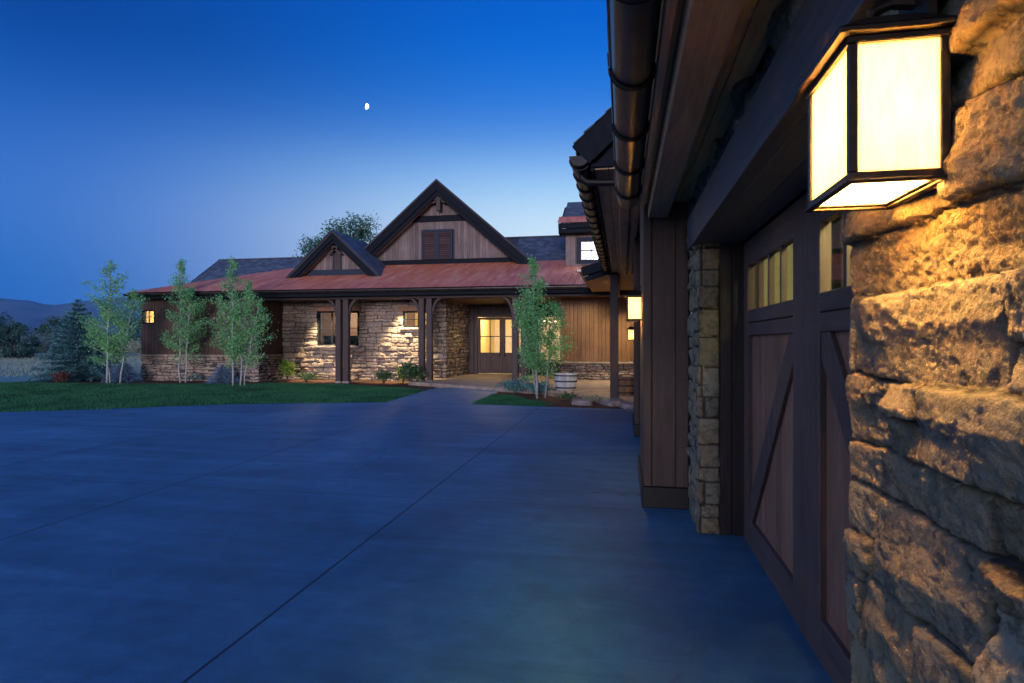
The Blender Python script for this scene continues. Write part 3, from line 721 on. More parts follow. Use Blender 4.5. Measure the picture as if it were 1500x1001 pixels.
# porch ceiling, beam, fascia, gutter
m = MB()
y = 20.14
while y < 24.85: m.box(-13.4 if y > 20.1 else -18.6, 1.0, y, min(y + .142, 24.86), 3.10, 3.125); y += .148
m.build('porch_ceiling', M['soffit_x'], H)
m = MB(); m.box(-18.8, -13.4, 19.56, 20.1, 3.14, 3.16); m.build('soffit', M['soffit_x'], H)
MB().box(-13.5, 0.9, 19.86, 20.12, 3.04, 3.28).build('porch_beam', M['timber_x'], H, bevel=.008)
m = MB(); m.box(-18.82, -.98, 19.52, 19.56, 3.12, 3.36).box(-18.82, -18.78, 19.56, 24.0, 3.12, 3.36); m.build('fascia', M['trim'], H, bevel=.004)
m = MB(); half_gutter(m, (-18.87, 19.43, 3.33), (-.98, 19.43, 3.33), .085); pg = m.build('gutter', M['gutter'], H)
gutter_brackets(pg, (-18.87, 19.43, 3.33), (-.98, 19.43, 3.33), .085, .75, (0, 1, 0), .02)
# porch posts with curved braces
def post(x, yb, z0, z1, w=.2, braces=()):
    p = MB().box(x - w / 2, x + w / 2, yb - w / 2, yb + w / 2, z0, z1).build('porch_post', M['timber'], H, bevel=.012)
    MB().box(x - w / 2 - .025, x + w / 2 + .025, yb - w / 2 - .025, yb + w / 2 + .025, z0 - .06, z0 + .02).build('post_base', M['stone_cap'], p, bevel=.008)
    for sg in braces:
        pts = []; x0 = x + sg * w / 2
        for k in range(9):
            a = math.pi / 2 * k / 8; pts.append((x0 + sg * (.40 - .40 * math.cos(a)) , z1 - .52 + .52 * math.sin(a)))
        inner = [(x0 + sg * .40, z1), (x0 + sg * .55, z1)]
        out = [(x0, z1 - .52), (x0, z1 - .74)] 
        curve = []
        for k in range(9):
            a = math.pi / 2 * k / 8; curve.append((x0 + sg * (.42 * (1 - math.cos(a)) + .02), z1 - .70 + .70 * math.sin(a)))
        curve2 = []
        for k in range(9):
            a = math.pi / 2 * k / 8; curve2.append((x0 + sg * .30 * (1 - math.cos(a)) - sg * .002, z1 - .46 + .46 * math.sin(a)))
        b = MB().prism(curve + curve2[::-1], yb - .055, yb + .055)
        b.build('brace', M['timber'], p)
    return p
for x, br in ((-10.25, (-1,)), (-9.95, (1,)), (-7.06, (-1,)), (-6.77, (1,)), (-3.67, (-1,)), (-3.36, (1,))): post(x, 20.0, .03 if x < -9 else .1, 3.04, .205, br)
post(-.22, 14.95, .0, 3.18, .205)
MB().box(-.33, -.11, 15.06, 19.84, 2.96, 3.2).build('breezeway_beam', M['beam_y'], H, bevel=.008)
# red corrugated roofs
PV = Vector((0, 1, .315)).normalized(); K = math.hypot(1, .315)
m = MB(); corrugated(m, (-18.86, 19.45, 3.385), (1, 0, 0), PV, Vector((0, -.315, 1)).normalized(), 20.5, lambda x: max(0, (x - 17.86)) * K, lambda x: min(4.6, x) * K)
m.build('porch_roof', M['rust'], H, True)
m = MB(); corrugated(m, (-1.02, 14.9, 3.375), (0, 1, 0), Vector((1, 0, .315)).normalized(), Vector((-.315, 0, 1)).normalized(), 8.6, lambda x: max(0, x - 4.55) * K, lambda x: 2.7 * K)
m.build('breezeway_roof', M['rust'], H, True)
m = MB(); m.add([(-18.82, 19.5, 3.345), (-1, 19.5, 3.345), (3, 23.5, 4.6), (3, 24.05, 4.77), (-14.26, 24.05, 4.77)], [(0, 1, 2, 3, 4)])
m.add([(-18.86, 19.5, 3.38), (-14.26, 24.05, 4.80), (-18.86, 24.05, 3.38)], [(0, 1, 2)])
m.add([(-1.0, 14.95, 3.34), (1.7, 14.95, 4.18), (1.7, 22, 4.18), (-1.0, 19.5, 3.34)], [(0, 1, 2, 3)]); m.build('roof_deck', M['roofslab'], H)
m = MB(); m.prism([(-1.06, 3.36), (1.6, 4.20), (1.6, 3.96), (-1.0, 3.14)], 14.86, 14.90); m.prism([(-.98, 3.12), (1.6, 3.93), (1.6, 3.80), (-.9, 3.02)], 14.905, 14.95); m.build('rake_board', M['trim'], H, bevel=.004)
m = MB(); half_gutter(m, (-1.08, 14.88, 3.33), (-1.08, 19.4, 3.33), .07); m.build('breezeway_gutter', M['gutter'], H)
m = MB(); m.box(-.98, -.34, 14.96, 19.5, 3.14, 3.17).box(-.34, .98, 15.06, 19.84, 3.202, 3.23); m.build('breezeway_ceiling', M['soffit_y'], H)
MB().box(-1.0, -.965, 14.92, 19.5, 3.12, 3.34).build('breezeway_fascia', M['beam_y'], H)
# big gable
rg = random.Random(5)
AX, AZ, P_ = -7.61, 8.20, .87
m = MB(); chevron(m, AX, AZ, 4.15, P_, .40, 23.36, 23.43); m.build('barge_board', M['trim'], H, bevel=.006)
m = MB(); chevron(m, AX, AZ - .36, 3.98, P_, .26, 23.44, 23.50); m.build('barge_trim', M['trim'], H, bevel=.006)
m = MB(); chevron(m, AX, AZ - .42, 3.9, P_, .05, 23.5, 24.0); m.build('gable_soffit', M['soffit_y'], H)
m = MB(); chevron(m, AX, AZ + .05, 4.3, P_, .10, 23.30, 31.0); g = m.build('gable_roof', M['roofslab'], H)
m = MB(); boards_y(m, -11.3, -3.9, 4.6, 9, 24.0, .13, [(-8.44, -7.14, 4.6, 6.24)], top=lambda x: AZ - .45 - abs(x - AX) * P_); GW = m.build('gable_wall', M['weathered'], H, bevel=.003)
m = MB(); m.prism([(AX - 4.1, 4.5), (AX + 4.1, 4.5), (AX + 3.4, AZ - .45 - 3.4 * P_), (AX, AZ - .45), (AX - 3.4, AZ - .45 - 3.4 * P_)], 24.02, 24.06); m.build('gable_core', M['roofslab'], H)
for q in ((-9.1, -6.1, 6.60, 6.86), (-11.2, -4.0, 4.72, 5.00)): MB().box(q[0], q[1], 23.93, 23.98, q[2], q[3]).build('gable_band', M['trim'], GW, bevel=.006)
fr = MB().box(-8.48, -8.37, 23.92, 24.0, 5.00, 6.27).box(-7.21, -7.10, 23.92, 24.0, 5.00, 6.27).box(-8.37, -7.21, 23.925, 24.0, 6.17, 6.27).box(-7.90, -7.70, 23.925, 24.0, 5.0, 6.17).build('louvre_frame', M['bluegrey'], GW, bevel=.005)
for (a, b) in ((-8.37, -7.90), (-7.70, -7.21)):
    z = 5.02; m = MB()
    while z < 6.15: m.add([(a, 23.94, z), (b, 23.94, z), (b, 23.985, z + .075), (a, 23.985, z + .075), (a, 23.955, z - .008), (b, 23.955, z - .008)], [(0, 1, 2, 3), (0, 4, 5, 1)]); z += .078
    m.build('louvre', M['louvre'], GW)
m = MB(); m.box(AX - .09, AX + .09, 23.55, 23.75, 6.98, 7.55).box(AX - .2, AX + .2, 23.52, 23.78, 7.42, 7.64); m.prism([(AX - .34, 7.30), (AX, 7.30 + .34 * .87 + .12), (AX + .34, 7.30), (AX + .2, 7.30), (AX, 7.46), (AX - .2, 7.30)], 23.6, 23.7); m.build('gable_bracket', M['timber'], GW, bevel=.006)
# small front dormer
DX, DZ, DP = -11.33, 5.88, .92
m = MB(); chevron(m, DX, DZ, 2.0, DP, .30, 21.56, 21.62); m.build('dormer_barge', M['trim'], H, bevel=.006)
m = MB(); chevron(m, DX, DZ - .26, 1.9, DP, .20, 21.63, 21.68); m.build('dormer_trim', M['trim'], H, bevel=.005)
m = MB(); chevron(m, DX, DZ - .32, 1.85, DP, .04, 21.68, 22.0); m.build('dormer_soffit', M['soffit_y'], H)
m = MB(); chevron(m, DX, DZ + .02, 2.05, DP, .09, 21.52, 25.8); m.build('dormer_roof', M['roofslab'], H)
m = MB(); shingles(m, (DX + .02, 21.50, DZ + .02), (0, 1, 0), Vector((1, 0, -DP)), 4.3, 2.8, rg); m.build('dormer_shingle', M['shingle'], H)
m = MB(); shingles(m, (DX - .02, 21.50, DZ + .02), (0, 1, 0), Vector((-1, 0, -DP)), 4.3, 2.8, rg); m.build('dormer_shingle', M['shingle'], H)
m = MB(); boards_y(m, -12.9, -9.7, 4.1, 6, 22.0, .12, top=lambda x: DZ - .36 - abs(x - DX) * DP); DW = m.build('dormer_wall', M['weathered'], H, bevel=.003)
for q in ((-12.9, -9.75, 4.12, 4.40), (DX - .19, DX - .13, 4.4, 5.3), (DX + .13, DX + .19, 4.4, 5.3)): MB().box(q[0], q[1], 21.93, 21.98, q[2], q[3]).build('dormer_band', M['bluegrey'], DW, bevel=.005)
m = MB(); m.box(DX - .13, DX + .13, 21.94, 21.978, 4.4, 5.3); m.build('dormer_louvre', M['jamb'], DW)
m = MB(); m.box(DX - .12, DX + .12, 21.70, 21.93, 5.16, 5.32).prism([(DX - .35, 4.98), (DX, 5.28), (DX + .35, 4.98), (DX + .22, 4.98), (DX, 5.16), (DX - .22, 4.98)], 21.70, 21.78); m.build('dormer_bracket', M['timber'], DW, bevel=.005)
# main shingle roofs
m = MB(); m.prism([(23.95, 4.72), (26.2, 6.20), (28.5, 4.7)], -8, 3.0, 'X'); m.prism([(23.8, 3.83), (26.5, 5.62), (29.2, 3.83)], -20.1, -9, 'X'); m.build('main_roof', M['roofslab'], H)
s1 = Vector((0, 2.25, 1.48)); s2 = Vector((0, 2.7, 1.79))
m = MB(); shingles(m, (-4.6, 23.95, 4.73), (1, 0, 0), s1, 6.2, s1.length, rg); shingles(m, (-20.12, 23.8, 3.84), (1, 0, 0), s2, 10.5, s2.length, rg)
m.box(-20.12, -9, 26.4, 26.6, 5.62, 5.66).box(-8, 3, 26.1, 26.3, 6.2, 6.24); m.build('main_shingle', M['shingle'], H)
m = MB(); m.prism([(23.75, 3.66), (23.75, 3.82), (26.5, 5.64), (29.25, 3.82), (29.25, 3.66), (26.5, 5.46)], -20.17, -20.1, 'X'); m.build('rake_trim', M['trim'], H)
MB().box(-19.9, -9, 24.3, 28.8, 0, 3.9).build('rear_wing', M['siding'], H)
# upper right dormer
m = MB(); boards_y(m, -2.2, 1.3, 4.3, 5.66, 22.8, .2, [(-1.76, -.68, 4.5, 5.52)]); m.build('upper_wall', M['weathered'], H, bevel=.003)
m = MB(); m.box(-2.2, -2.14, 22.8, 26.5, 4.3, 6.2).box(-2.14, -1.72, 22.815, 22.86, 4.3, 5.9).box(-.72, 1.3, 22.815, 22.86, 4.3, 5.9).box(-1.72, -.72, 22.815, 22.86, 4.3, 4.54).box(-1.72, -.72, 22.815, 22.86, 5.5, 5.9); m.build('upper_core', M['siding'], H)
window_y(H, -1.76, -.68, 4.5, 5.52, 22.79, 2, 2, .16, .1, 'bluegrey', .035)
room(H, -2.1, 1.2, 22.88, 23.86, 4.4, 5.86, M['white'])
m = MB(); m.box(-2.42, 1.4, 22.16, 22.22, 5.78, 5.96).box(-2.36, 1.4, 22.24, 22.80, 5.62, 5.78).box(-2.42, -2.36, 22.24, 22.9, 5.6, 6.0).prism([(22.24, 5.80), (24.5, 7.1), (24.5, 6.9), (22.4, 5.8)], -2.4, -2.3, 'X'); m.build('upper_fascia', M['trim'], H, bevel=.005)
us = Vector((0, 1, .56)).normalized()
m = MB(); corrugated(m, (-2.44, 22.12, 5.985), (1, 0, 0), us, Vector((0, -.56, 1)).normalized(), 3.8, lambda x: 0, lambda x: .75); m.build('upper_eave', M['rust'], H, True)
m = MB(); m.prism([(22.2, 5.97), (24.45, 7.24), (26.8, 5.9), (24.45, 7.1)], -2.26, 1.4, 'X'); m.build('upper_roof', M['roofslab'], H)
m = MB(); shingles(m, (-2.27, 22.74, 6.335), (1, 0, 0), us, 3.6, 1.95, rg); m.build('upper_shingle', M['shingle'], H)
m = MB(); m.box(-1.66, -1.28, 25.3, 25.7, 6.4, 7.62).box(-1.74, -1.20, 25.22, 25.78, 7.62, 7.70).box(-1.70, -1.24, 25.26, 25.74, 7.70, 7.80); m.build('chimney', M['siding'], H, bevel=.01)
# house lamps: recessed ceiling lights and lit rooms
lamp('SPOT', 'ceiling_light', (-11.55, 20.90, 3.06), 1500, WARM, .04, (-11.50, 21.4, .9), 76, .85)
lamp('SPOT', 'ceiling_light', (-8.25, 20.90, 3.06), 1500, WARM, .04, (-8.25, 21.4, .9), 76, .85)
lamp('SPOT', 'ceiling_light', (-1.30, 20.45, 3.06), 150, WARM, .04, (-1.25, 21.0, 0), 150)
lamp('SPOT', 'ceiling_light', (.35, 20.3, 3.05), 420, WARM, .04, (.3, 20.8, 0), 125)
lamp('SPOT', 'ceiling_light', (-.35, 16.4, 3.1), 300, WARM, .04, (-.6, 16.8, 0), 125)
lamp('SPOT', 'ceiling_light', (-4.9, 22.6, 3.06), 70, WARM, .04, (-4.9, 22.6, 0), 172)
lamp('POINT', 'room_light', (-12.0, 23.4, 2.5), 170, WARM, .1)
lamp('POINT', 'room_light', (-8.1, 23.2, 2.5), 330, (1, .72, .25), .1)
lamp('POINT', 'room_light', (-5.6, 26.3, 2.7), 260, (1, .68, .26), .1)
lamp('POINT', 'room_light', (-3.4, 27.4, 2.7), 88, WARM, .1)
lamp('POINT', 'room_light', (-17.6, 21.3, 2.7), 180, (1, .55, .15), .1)
lamp('POINT', 'room_light', (-.4, 23.4, 5.65), 150, (.86, .90, 1.0), .1)
# ================================================================ GARAGE WING
G = root('garage_wing', 'near garage wing with rough stone pier, timber header and carriage style door', 'garage', (.57, 3.2, 0), world_parts=True)
# near pier: the courses follow the real joints (distance along the wall, height)
PR = []
def st(y0, y1, z0, z1): PR.append((y0 - .2, y1 - .2, z0, z1))
E1 = 1.66 + .35
prg = random.Random(3)
st(.85, E1, 1.61, 1.745); st(.2, .85, 1.61, 1.68); st(.2, .85, 1.68, 1.80)
st(1.635, E1, 1.415, 1.61); st(1.03, 1.635, 1.415, 1.61); st(.55, 1.03, 1.49, 1.61); st(.2, .55, 1.415, 1.61); st(.55, 1.03, 1.415, 1.49)
st(1.46, E1, 1.25, 1.415); st(1.295, 1.46, 1.335, 1.415); st(1.295, 1.46, 1.25, 1.335); st(.72, 1.295, 1.255, 1.415); st(.2, .72, 1.25, 1.415)
st(1.086, E1, 1.142, 1.25); st(.6, 1.086, 1.15, 1.25); st(.2, .6, 1.14, 1.25)
st(1.52, E1, 1.03, 1.142); st(1.52, E1, .91, 1.03); st(1.086, 1.52, .94, 1.142); st(.78, 1.086, 1.075, 1.142); st(.78, 1.086, .90, 1.075); st(.2, .78, .94, 1.142)
st(1.57, E1, .74, .91); st(1.30, 1.57, .80, .94); st(1.086, 1.30, .72, .94); st(.6, 1.086, .66, .90); st(1.30, 1.57, .62, .80); st(1.57, E1, .60, .74); st(1.086, 1.30, .56, .72); st(.2, .6, .6, .94)
for z0, z1 in ((0, .14), (.14, .33), (.33, .56)): 
    y = .2
    while y < E1 - .05:
        e = min(E1, y + prg.uniform(.25, .6)); e = E1 if E1 - e < .2 else e; st(y, e, z0, z1 + .04); y = e
st(1.44, E1, 1.745, 1.84); st(1.17, 1.44, 1.745, 1.80); st(1.17, 1.44, 1.80, 1.87); st(.85, 1.17, 1.745, 1.90); st(1.44, E1, 1.84, 1.965); st(.2, .85, 1.80, 1.93)
for z0, z1 in ((1.90, 1.99), (1.99, 2.14), (2.14, 2.24), (2.24, 2.42), (2.42, 2.55), (2.55, 2.78)):
    y = .2 + prg.uniform(0, .1)
    st(.2, y, z0, z1)
    while y < E1 - .02:
        e = min(E1, y + prg.uniform(.22, .5)); e = E1 if E1 - e < .15 else e; st(y, e, z0, z1); y = e
masonry('stone_pier', [(.569, .2), (.569, 1.66), (.919, 1.66)], 0, 2.76, G, M['stone_near'], res=.0044, relief=.013, joint=.020, rough=.019, warp=.012, seed=21, rects=PR, nsc=2.0, jr=.006, corner=.6)
masonry('stone_pilaster', [(.735, 4.76), (.569, 4.76), (.569, 5.44)], 0, 2.50, G, M['stone_near'], res=.011, wr=(.12, .22), hr=(.09, .24), relief=.012, joint=.013, rough=.014, warp=.013, seed=33, nsc=1.6, jr=.006, corner=.5)
masonry('stone_frieze', [(.575, .2), (.575, 5.44)], 2.49, 2.76, G, M['stone_near'], res=.012, wr=(.2, .5), hr=(.07, .13), relief=.03, joint=.018, rough=.026, warp=.014, seed=35, nsc=1.6, jr=.008)
m = MB(); m.box(.72, .90, .2, 1.60, 0, 2.76).box(.64, .978, 4.835, 5.44, 0, 2.4).box(.66, .975, .2, 5.44, 2.325, 2.76).box(.62, .70, -6, .2, 0, 2.76).box(6.6, 6.7, -6, 15, 0, 3.4).box(.62, 6.6, -6, -5.9, 0, 3.4); m.build('wall_core', M['roofslab'], G)
MB().box(.585, .62, -6, .19, 0, 2.76).build('plain_wall', M['siding'], G)
MB().box(.528, .60, 1.40, 5.12, 2.26, 2.517).build('header_beam', M['header'], G, bevel=.006, seg=2)
m = MB(); m.box(.602, .755, 1.62, 4.80, 2.262, 2.30).box(.760, .90, 1.62, 4.80, 2.262, 2.30); m.build('header_soffit', M['header'], G, bevel=.004)
m = MB(); m.box(.738, .826, 4.785, 4.83, 0, 2.26).box(.831, .925, 4.785, 4.83, 0, 2.26); m.build('door_jamb', M['jamb'], G, bevel=.003)
# carriage door
def carriage(y0, y1, inner):
    """one leaf between y0 and y1; inner is the edge at the middle of the opening"""
    c0, c1 = (y0, y0 + .215) if inner == y0 else (y1 - .215, y1)
    o0, o1 = (y1 - .14, y1) if inner == y0 else (y0, y0 + .14)
    p0, p1 = (c1, o0) if inner == y0 else (o1, c0)
    m = MB(); boards_x(m, p0 - .02, p1 + .02, .17, 1.56, .953, .095, .003, .012); d = m.build('garage_door', M['door_panel'], G, bevel=.0015)
    for (a, b) in ((c0, c1), (o0, o1)): MB().box(.905, .96, a, b, -.01, 2.25).build('stile', M['door_frame'], d, bevel=.005)
    for (a, b) in ((2.06, 2.25), (1.64, 1.73), (1.545, 1.634), (-.01, .19)): MB().box(.908, .958, p0, p1, a, b).build('rail', M['door_frame_y'], d, bevel=.004)
    a = (p1, .19) if inner == y0 else (p0, .19); b = (p0, 1.545) if inner == y0 else (p1, 1.545)
    dv = Vector((b[0] - a[0], b[1] - a[1])).normalized(); nv = Vector((-dv.y, dv.x)) * .068; sg = 1 if inner == y0 else -1
    h = .068 / abs(dv.y) ; h2 = .068 / abs(dv.x)
    A, B = Vector(a), Vector(b)
    # brace clipped to the panel: corner to corner with square ends on the rails
    poly = [(a[0], a[1]), (a[0] - sg * h * 1.2, a[1]), (b[0], b[1] - h2 * 1.2), (b[0], b[1]), (b[0] + sg * h * 1.2, b[1]), (a[0], a[1] + h2 * 1.2)]
    MB().prism(poly, .914, .938, 'X').build('brace', M['door_frame'], d, bevel=.003)
    n = 4
    for k in range(1, n): y = p0 + (p1 - p0) * k / n; MB().box(.915, .95, y - .017, y + .017, 1.73, 2.06).build('muntin', M['door_frame'], d, bevel=.003)
    MB().box(.934, .939, p0, p1, 1.73, 2.06).build('pane', M['glass'], d)
    return d
LF = carriage(3.203, 4.74, 3.203); MB().box(.9605, .972, 3.17, 3.23, 0, 2.25).build('stile', M['door_frame'], LF); carriage(1.67, 3.197, 3.197)  # extra stile is an added astragal strip that blocks light between the leaves
room(G, .97, 6.5, .4, 5.3, .0, 2.7, M['cream'], 'x0')
m = MB(); m.box(1.6, 1.66, 5.22, 5.28, 0, 2.7).box(2.8, 5.9, 5.2, 5.28, 1.2, 1.26).box(2.8, 5.9, 5.2, 5.28, 1.9, 1.95).box(4.4, 4.47, .5, 5.2, 2.3, 2.36); m.build('garage_shelf', M['siding'], G)
gc = MB().box(-.54, .54, -.31, .31, .08, 2.4).build('pane_shade_cabinet', M['trim'], bevel=.01); gc.location = (2.06, 4.86, .02); tag(gc, 'tall dark cabinet added inside the garage to darken the second door leaf panes', 'cabinet')  # invented cabinet, put in so the second leaf's panes stay dark
MB().box(-.52, .52, -.29, .29, 0, .08).build('plinth', M['jamb'], gc)
for q in (-.275, .275): MB().box(q - .265, q + .265, -.335, -.311, .1, 2.38).build('door', M['jamb'], gc, bevel=.004)
MB().box(.962, 1.0, 1.6, 4.83, 2.20, 2.32).box(.962, 1.0, 4.70, 4.83, 0, 2.20).box(.962, 1.0, 1.6, 1.71, 0, 2.20).build('door_stop', M['jamb'], G)
lamp('POINT', 'room_light', (1.35, 2.3, 2.5), 130, (.95, .95, .42), .12)
# eave of the near bay
m = MB(); m.box(.398, .485, .2, 5.42, 2.748, 2.775).box(.488, .60, .2, 5.42, 2.745, 2.772); m.build('soffit', M['soffit_y'], G, bevel=.004)
MB().box(.219, .394, .2, 5.44, 2.61, 2.82).build('eave_beam', M['beam_y'], G, bevel=.010, seg=2)
m = MB(); m.box(.150, .190, .2, 5.40, 2.70, 2.96).box(.192, .217, .2, 5.42, 2.74, 2.96); m.build('fascia', M['beam_y'], G, bevel=.004)
m = MB(); half_gutter(m, (.045, .1, 2.79), (.045, 5.38, 2.79), .098, 18, .004); g1 = m.build('gutter', M['gutter'], G, True)
e = g1.modifiers.new('edges', 'EDGE_SPLIT'); e.split_angle = R(40)
gutter_brackets(g1, (.045, .1, 2.79), (.045, 5.38, 2.79), .098, .72, (1, 0, 0), .03, .55)
m = MB(); m.prism([(-.03, 2.86), (4.2, 6.6), (6.8, 6.0), (6.8, 3.4), (.2, 2.86)], -6, 5.44); m.build('roof', M['roofslab'], G)
m = MB(); shingles(m, (-.05, -1, 2.87), (0, 1, 0), Vector((4.2, 0, 3.74)), 6.4, 2.4, rg); m.build('shingle_course', M['shingle'], G)
# timber clad bump-outs between the bays
def bump_out(y0, y1, z1):
    m = MB(); m.box(.215, .60, y0 + .03, y1, 0, z1); b = m.build('clad_pier', M['roofslab'], G)
    m = MB(); boards_y(m, .255, .575, .19, z1, y0 + .025, .19, gap=.005); boards_x(m, y0 + .03, y1, .19, z1, .212, .15, gap=.005); m.build('cladding', M['clad'], b, bevel=.003)
    m = MB(); m.box(.180, .25, y0 - .012, y0 + .07, .19, z1); m.build('corner_board', M['clad'], b, bevel=.005)
    m = MB(); m.box(.165, .60, y0 - .03, y0 + .02, 0, .19).box(.165, .21, y0 + .02, y1, 0, .19); m.build('base_board', M['bracket'], b, bevel=.006)
bump_out(5.46, 6.95, 3.2); bump_out(9.5, 11.0, 3.2)
m = MB(); boards_x(m, 6.95, 9.5, 0, 3.2, .5, .15); boards_x(m, 11.0, 15.0, .0, 3.2, .29, .15); m.build('wood_wall', M['siding'], G)
m = MB(); m.box(.51, .6, 6.95, 9.5, 0, 3.3).box(.31, .6, 11.0, 15.0, 0, 3.3).box(.31, 1.0, 14.96, 15.0, 0, 3.3); m.build('wing_core', M['roofslab'], G)
m = MB(); x = -.28
while x < .5: m.box(x, x + .135, 5.95, 15.0, 3.225, 3.25); x += .14
m.build('wing_soffit', M['soffit_y'], G, bevel=.003)
m = MB(); m.box(-.05, .07, 5.95, 14.98, 3.10, 3.224).box(.10, .20, 5.95, 14.98, 3.14, 3.223); m.build('frieze_beam', M['beam_y'], G, bevel=.006)
m = MB(); m.box(-.32, -.285, 5.92, 15.0, 3.20, 3.46); m.build('wing_fascia', M['trim'], G, bevel=.004)
m = MB(); half_gutter(m, (-.425, 5.86, 3.34), (-.425, 15.0, 3.34), .098, 14, .004, False); g2 = m.build('gutter', M['gutter'], G, True)
MB().prism([(-.425 + .1 * math.cos(math.pi * k / 14), 3.342 - .1 * math.sin(math.pi * k / 14)) for k in range(15)], 5.845, 5.858).build('end_cap', M['bracket'], g2)
e = g2.modifiers.new('edges', 'EDGE_SPLIT'); e.split_angle = R(40)
gutter_brackets(g2, (-.425, 5.86, 3.34), (-.425, 15.0, 3.34), .098, .46, (1, 0, 0), .03, .1)
m = MB(); m.tube([(-.425, 6.12, 3.26), (-.42, 6.12, 3.19), (-.37, 6.12, 3.15), (-.25, 6.12, 3.14), (.08, 6.12, 3.13), (.14, 6.12, 3.125), (.23, 6.12, 3.12)], .036, 12); m.build('downspout', M['bracket'], G, True)
m = MB(); m.prism([(-.45, 3.42), (4.6, 8.0), (6.8, 6.5), (6.8, 3.4), (.3, 3.3)], 5.98, 15.0); m.build('wing_roof', M['roofslab'], G)
m = MB(); m.prism([(-.5, 3.44), (4.6, 8.07), (4.6, 7.75), (-.33, 3.26)], 5.84, 5.90).prism([(-.32, 3.24), (4.6, 7.7), (4.6, 7.5), (-.1, 3.24)], 5.905, 5.96); m.build('rake_board', M['trim'], G, bevel=.005)
m = MB(); shingles(m, (-.47, 5.82, 3.46), (0, 1, 0), Vector((5.05, 0, 4.58)), 9.2, 2.2, rg); m.build('shingle_course', M['shingle'], G)

# ================================================================ WALL LANTERNS (local: wall at x=0, lantern reaches to -x, bottom of glass at z=0)
def make_lantern(label, base, power):
    r = root('wall_lantern', label, 'lantern', base, 'bronze lanterns along the garage wall')
    D0, D1, Wd, Hh = -.158, -.012, .112, .226; t = .0075
    m = MB()
    for x in (D0, D1 - .0):
        for y in (-Wd, Wd): m.box(x - t, x + t, y - t, y + t, 0, Hh)
    m.box(D0 - t, D1 + t, -Wd - t, -Wd + t, -.014, 0).box(D0 - t, D1 + t, Wd - t, Wd + t, -.014, 0).box(D0 - t, D0 + t, -Wd + t, Wd - t, -.0138, -.0002).box(D1 - t, D1 + t, -Wd + t, Wd - t, -.0138, -.0002)
    o = .014
    m.box(D0 - o, D1 + o, -Wd - o, -Wd + t * .2, -.020, -.0142).box(D0 - o, D1 + o, Wd - t * .2, Wd + o, -.020, -.0142).box(D0 - o, D0 + t * .2, -Wd + t * .2, Wd - t * .2, -.0198, -.0144).box(D1 - t * .2, D1 + o, -Wd + t * .2, Wd - t * .2, -.0198, -.0144)
    m.build('frame', M['lampmetal'], r, bevel=.0015)
    m = MB(); e = .004
    m.box(D0 - .002, D0 + .002, -Wd + t, Wd - t, 0, Hh).box(D0 + t, D1 - t, -Wd - .002, -Wd + .002, 0, Hh).box(D0 + t, D1 - t, Wd - .002, Wd + .002, 0, Hh)
    m.build('pane', M['frost'], r)
    MB().box(D1 - .003, D1 + .003, -Wd + t, Wd - t, -.012, Hh).build('back_plate', M['lampmetal'], r)
    m = MB(); m.box(D0 + t, D1 - t, -Wd + t, -.003, -.010, -.007).box(D0 + t, D1 - t, .003, Wd - t, -.010, -.007); m.build('bottom_pane', M['seeded'], r)
    MB().box(D0 + t, D1 - t, -.003, .003, -.012, -.004).build('bottom_bar', M['lampmetal'], r)
    m = MB(); c = .030
    def ring(z0, z1, c): m.box(D0 - c, D1 + .008, -Wd - c, Wd + c, z0, z1)
    ring(Hh, Hh + .012, .012); ring(Hh + .012, Hh + .022, .030)
    z = Hh + .022; q = [(D0 - c, -Wd - c), (D1 + .008, -Wd - c), (D1 + .008, Wd + c), (D0 - c, Wd + c)]; p = [(D0 + .05, -.045), (D1 - .01, -.045), (D1 - .01, .045), (D0 + .05, .045)]
    m.add([(x, y, z) for x, y in q] + [(x, y, z + .060) for x, y in p], [(0, 1, 5, 4), (1, 2, 6, 5), (2, 3, 7, 6), (3, 0, 4, 7), (4, 5, 6, 7)])
    m.build('lamp_cap', M['lampmetal'], r, bevel=.002)
    m = MB(); m.box(-.012, .002, -.06, .06, .06, Hh + .16).tube([(-.005, 0, Hh + .12), (-.05, 0, Hh + .125), (-.085, 0, Hh + .11), (-.085, 0, Hh + .08)], .010, 8)
    m.build('wall_bracket', M['lampmetal'], r)
    lamp('POINT', 'lamp_bulb', (-.075, 0, .105), power, (1.0, .74, .40), .022, parent=r)
    return r
make_lantern('large glowing bronze lantern mounted on the rough stone pier beside the garage door', (.558, 1.25, 1.80), 450)
make_lantern('glowing bronze lantern on the dark timber clad pier beyond the garage door', (.203, 6.45, 1.74), 190)
make_lantern('small distant glowing lantern low beside the porch post, above the brown barrel', (.268, 14.35, 1.55), 130)

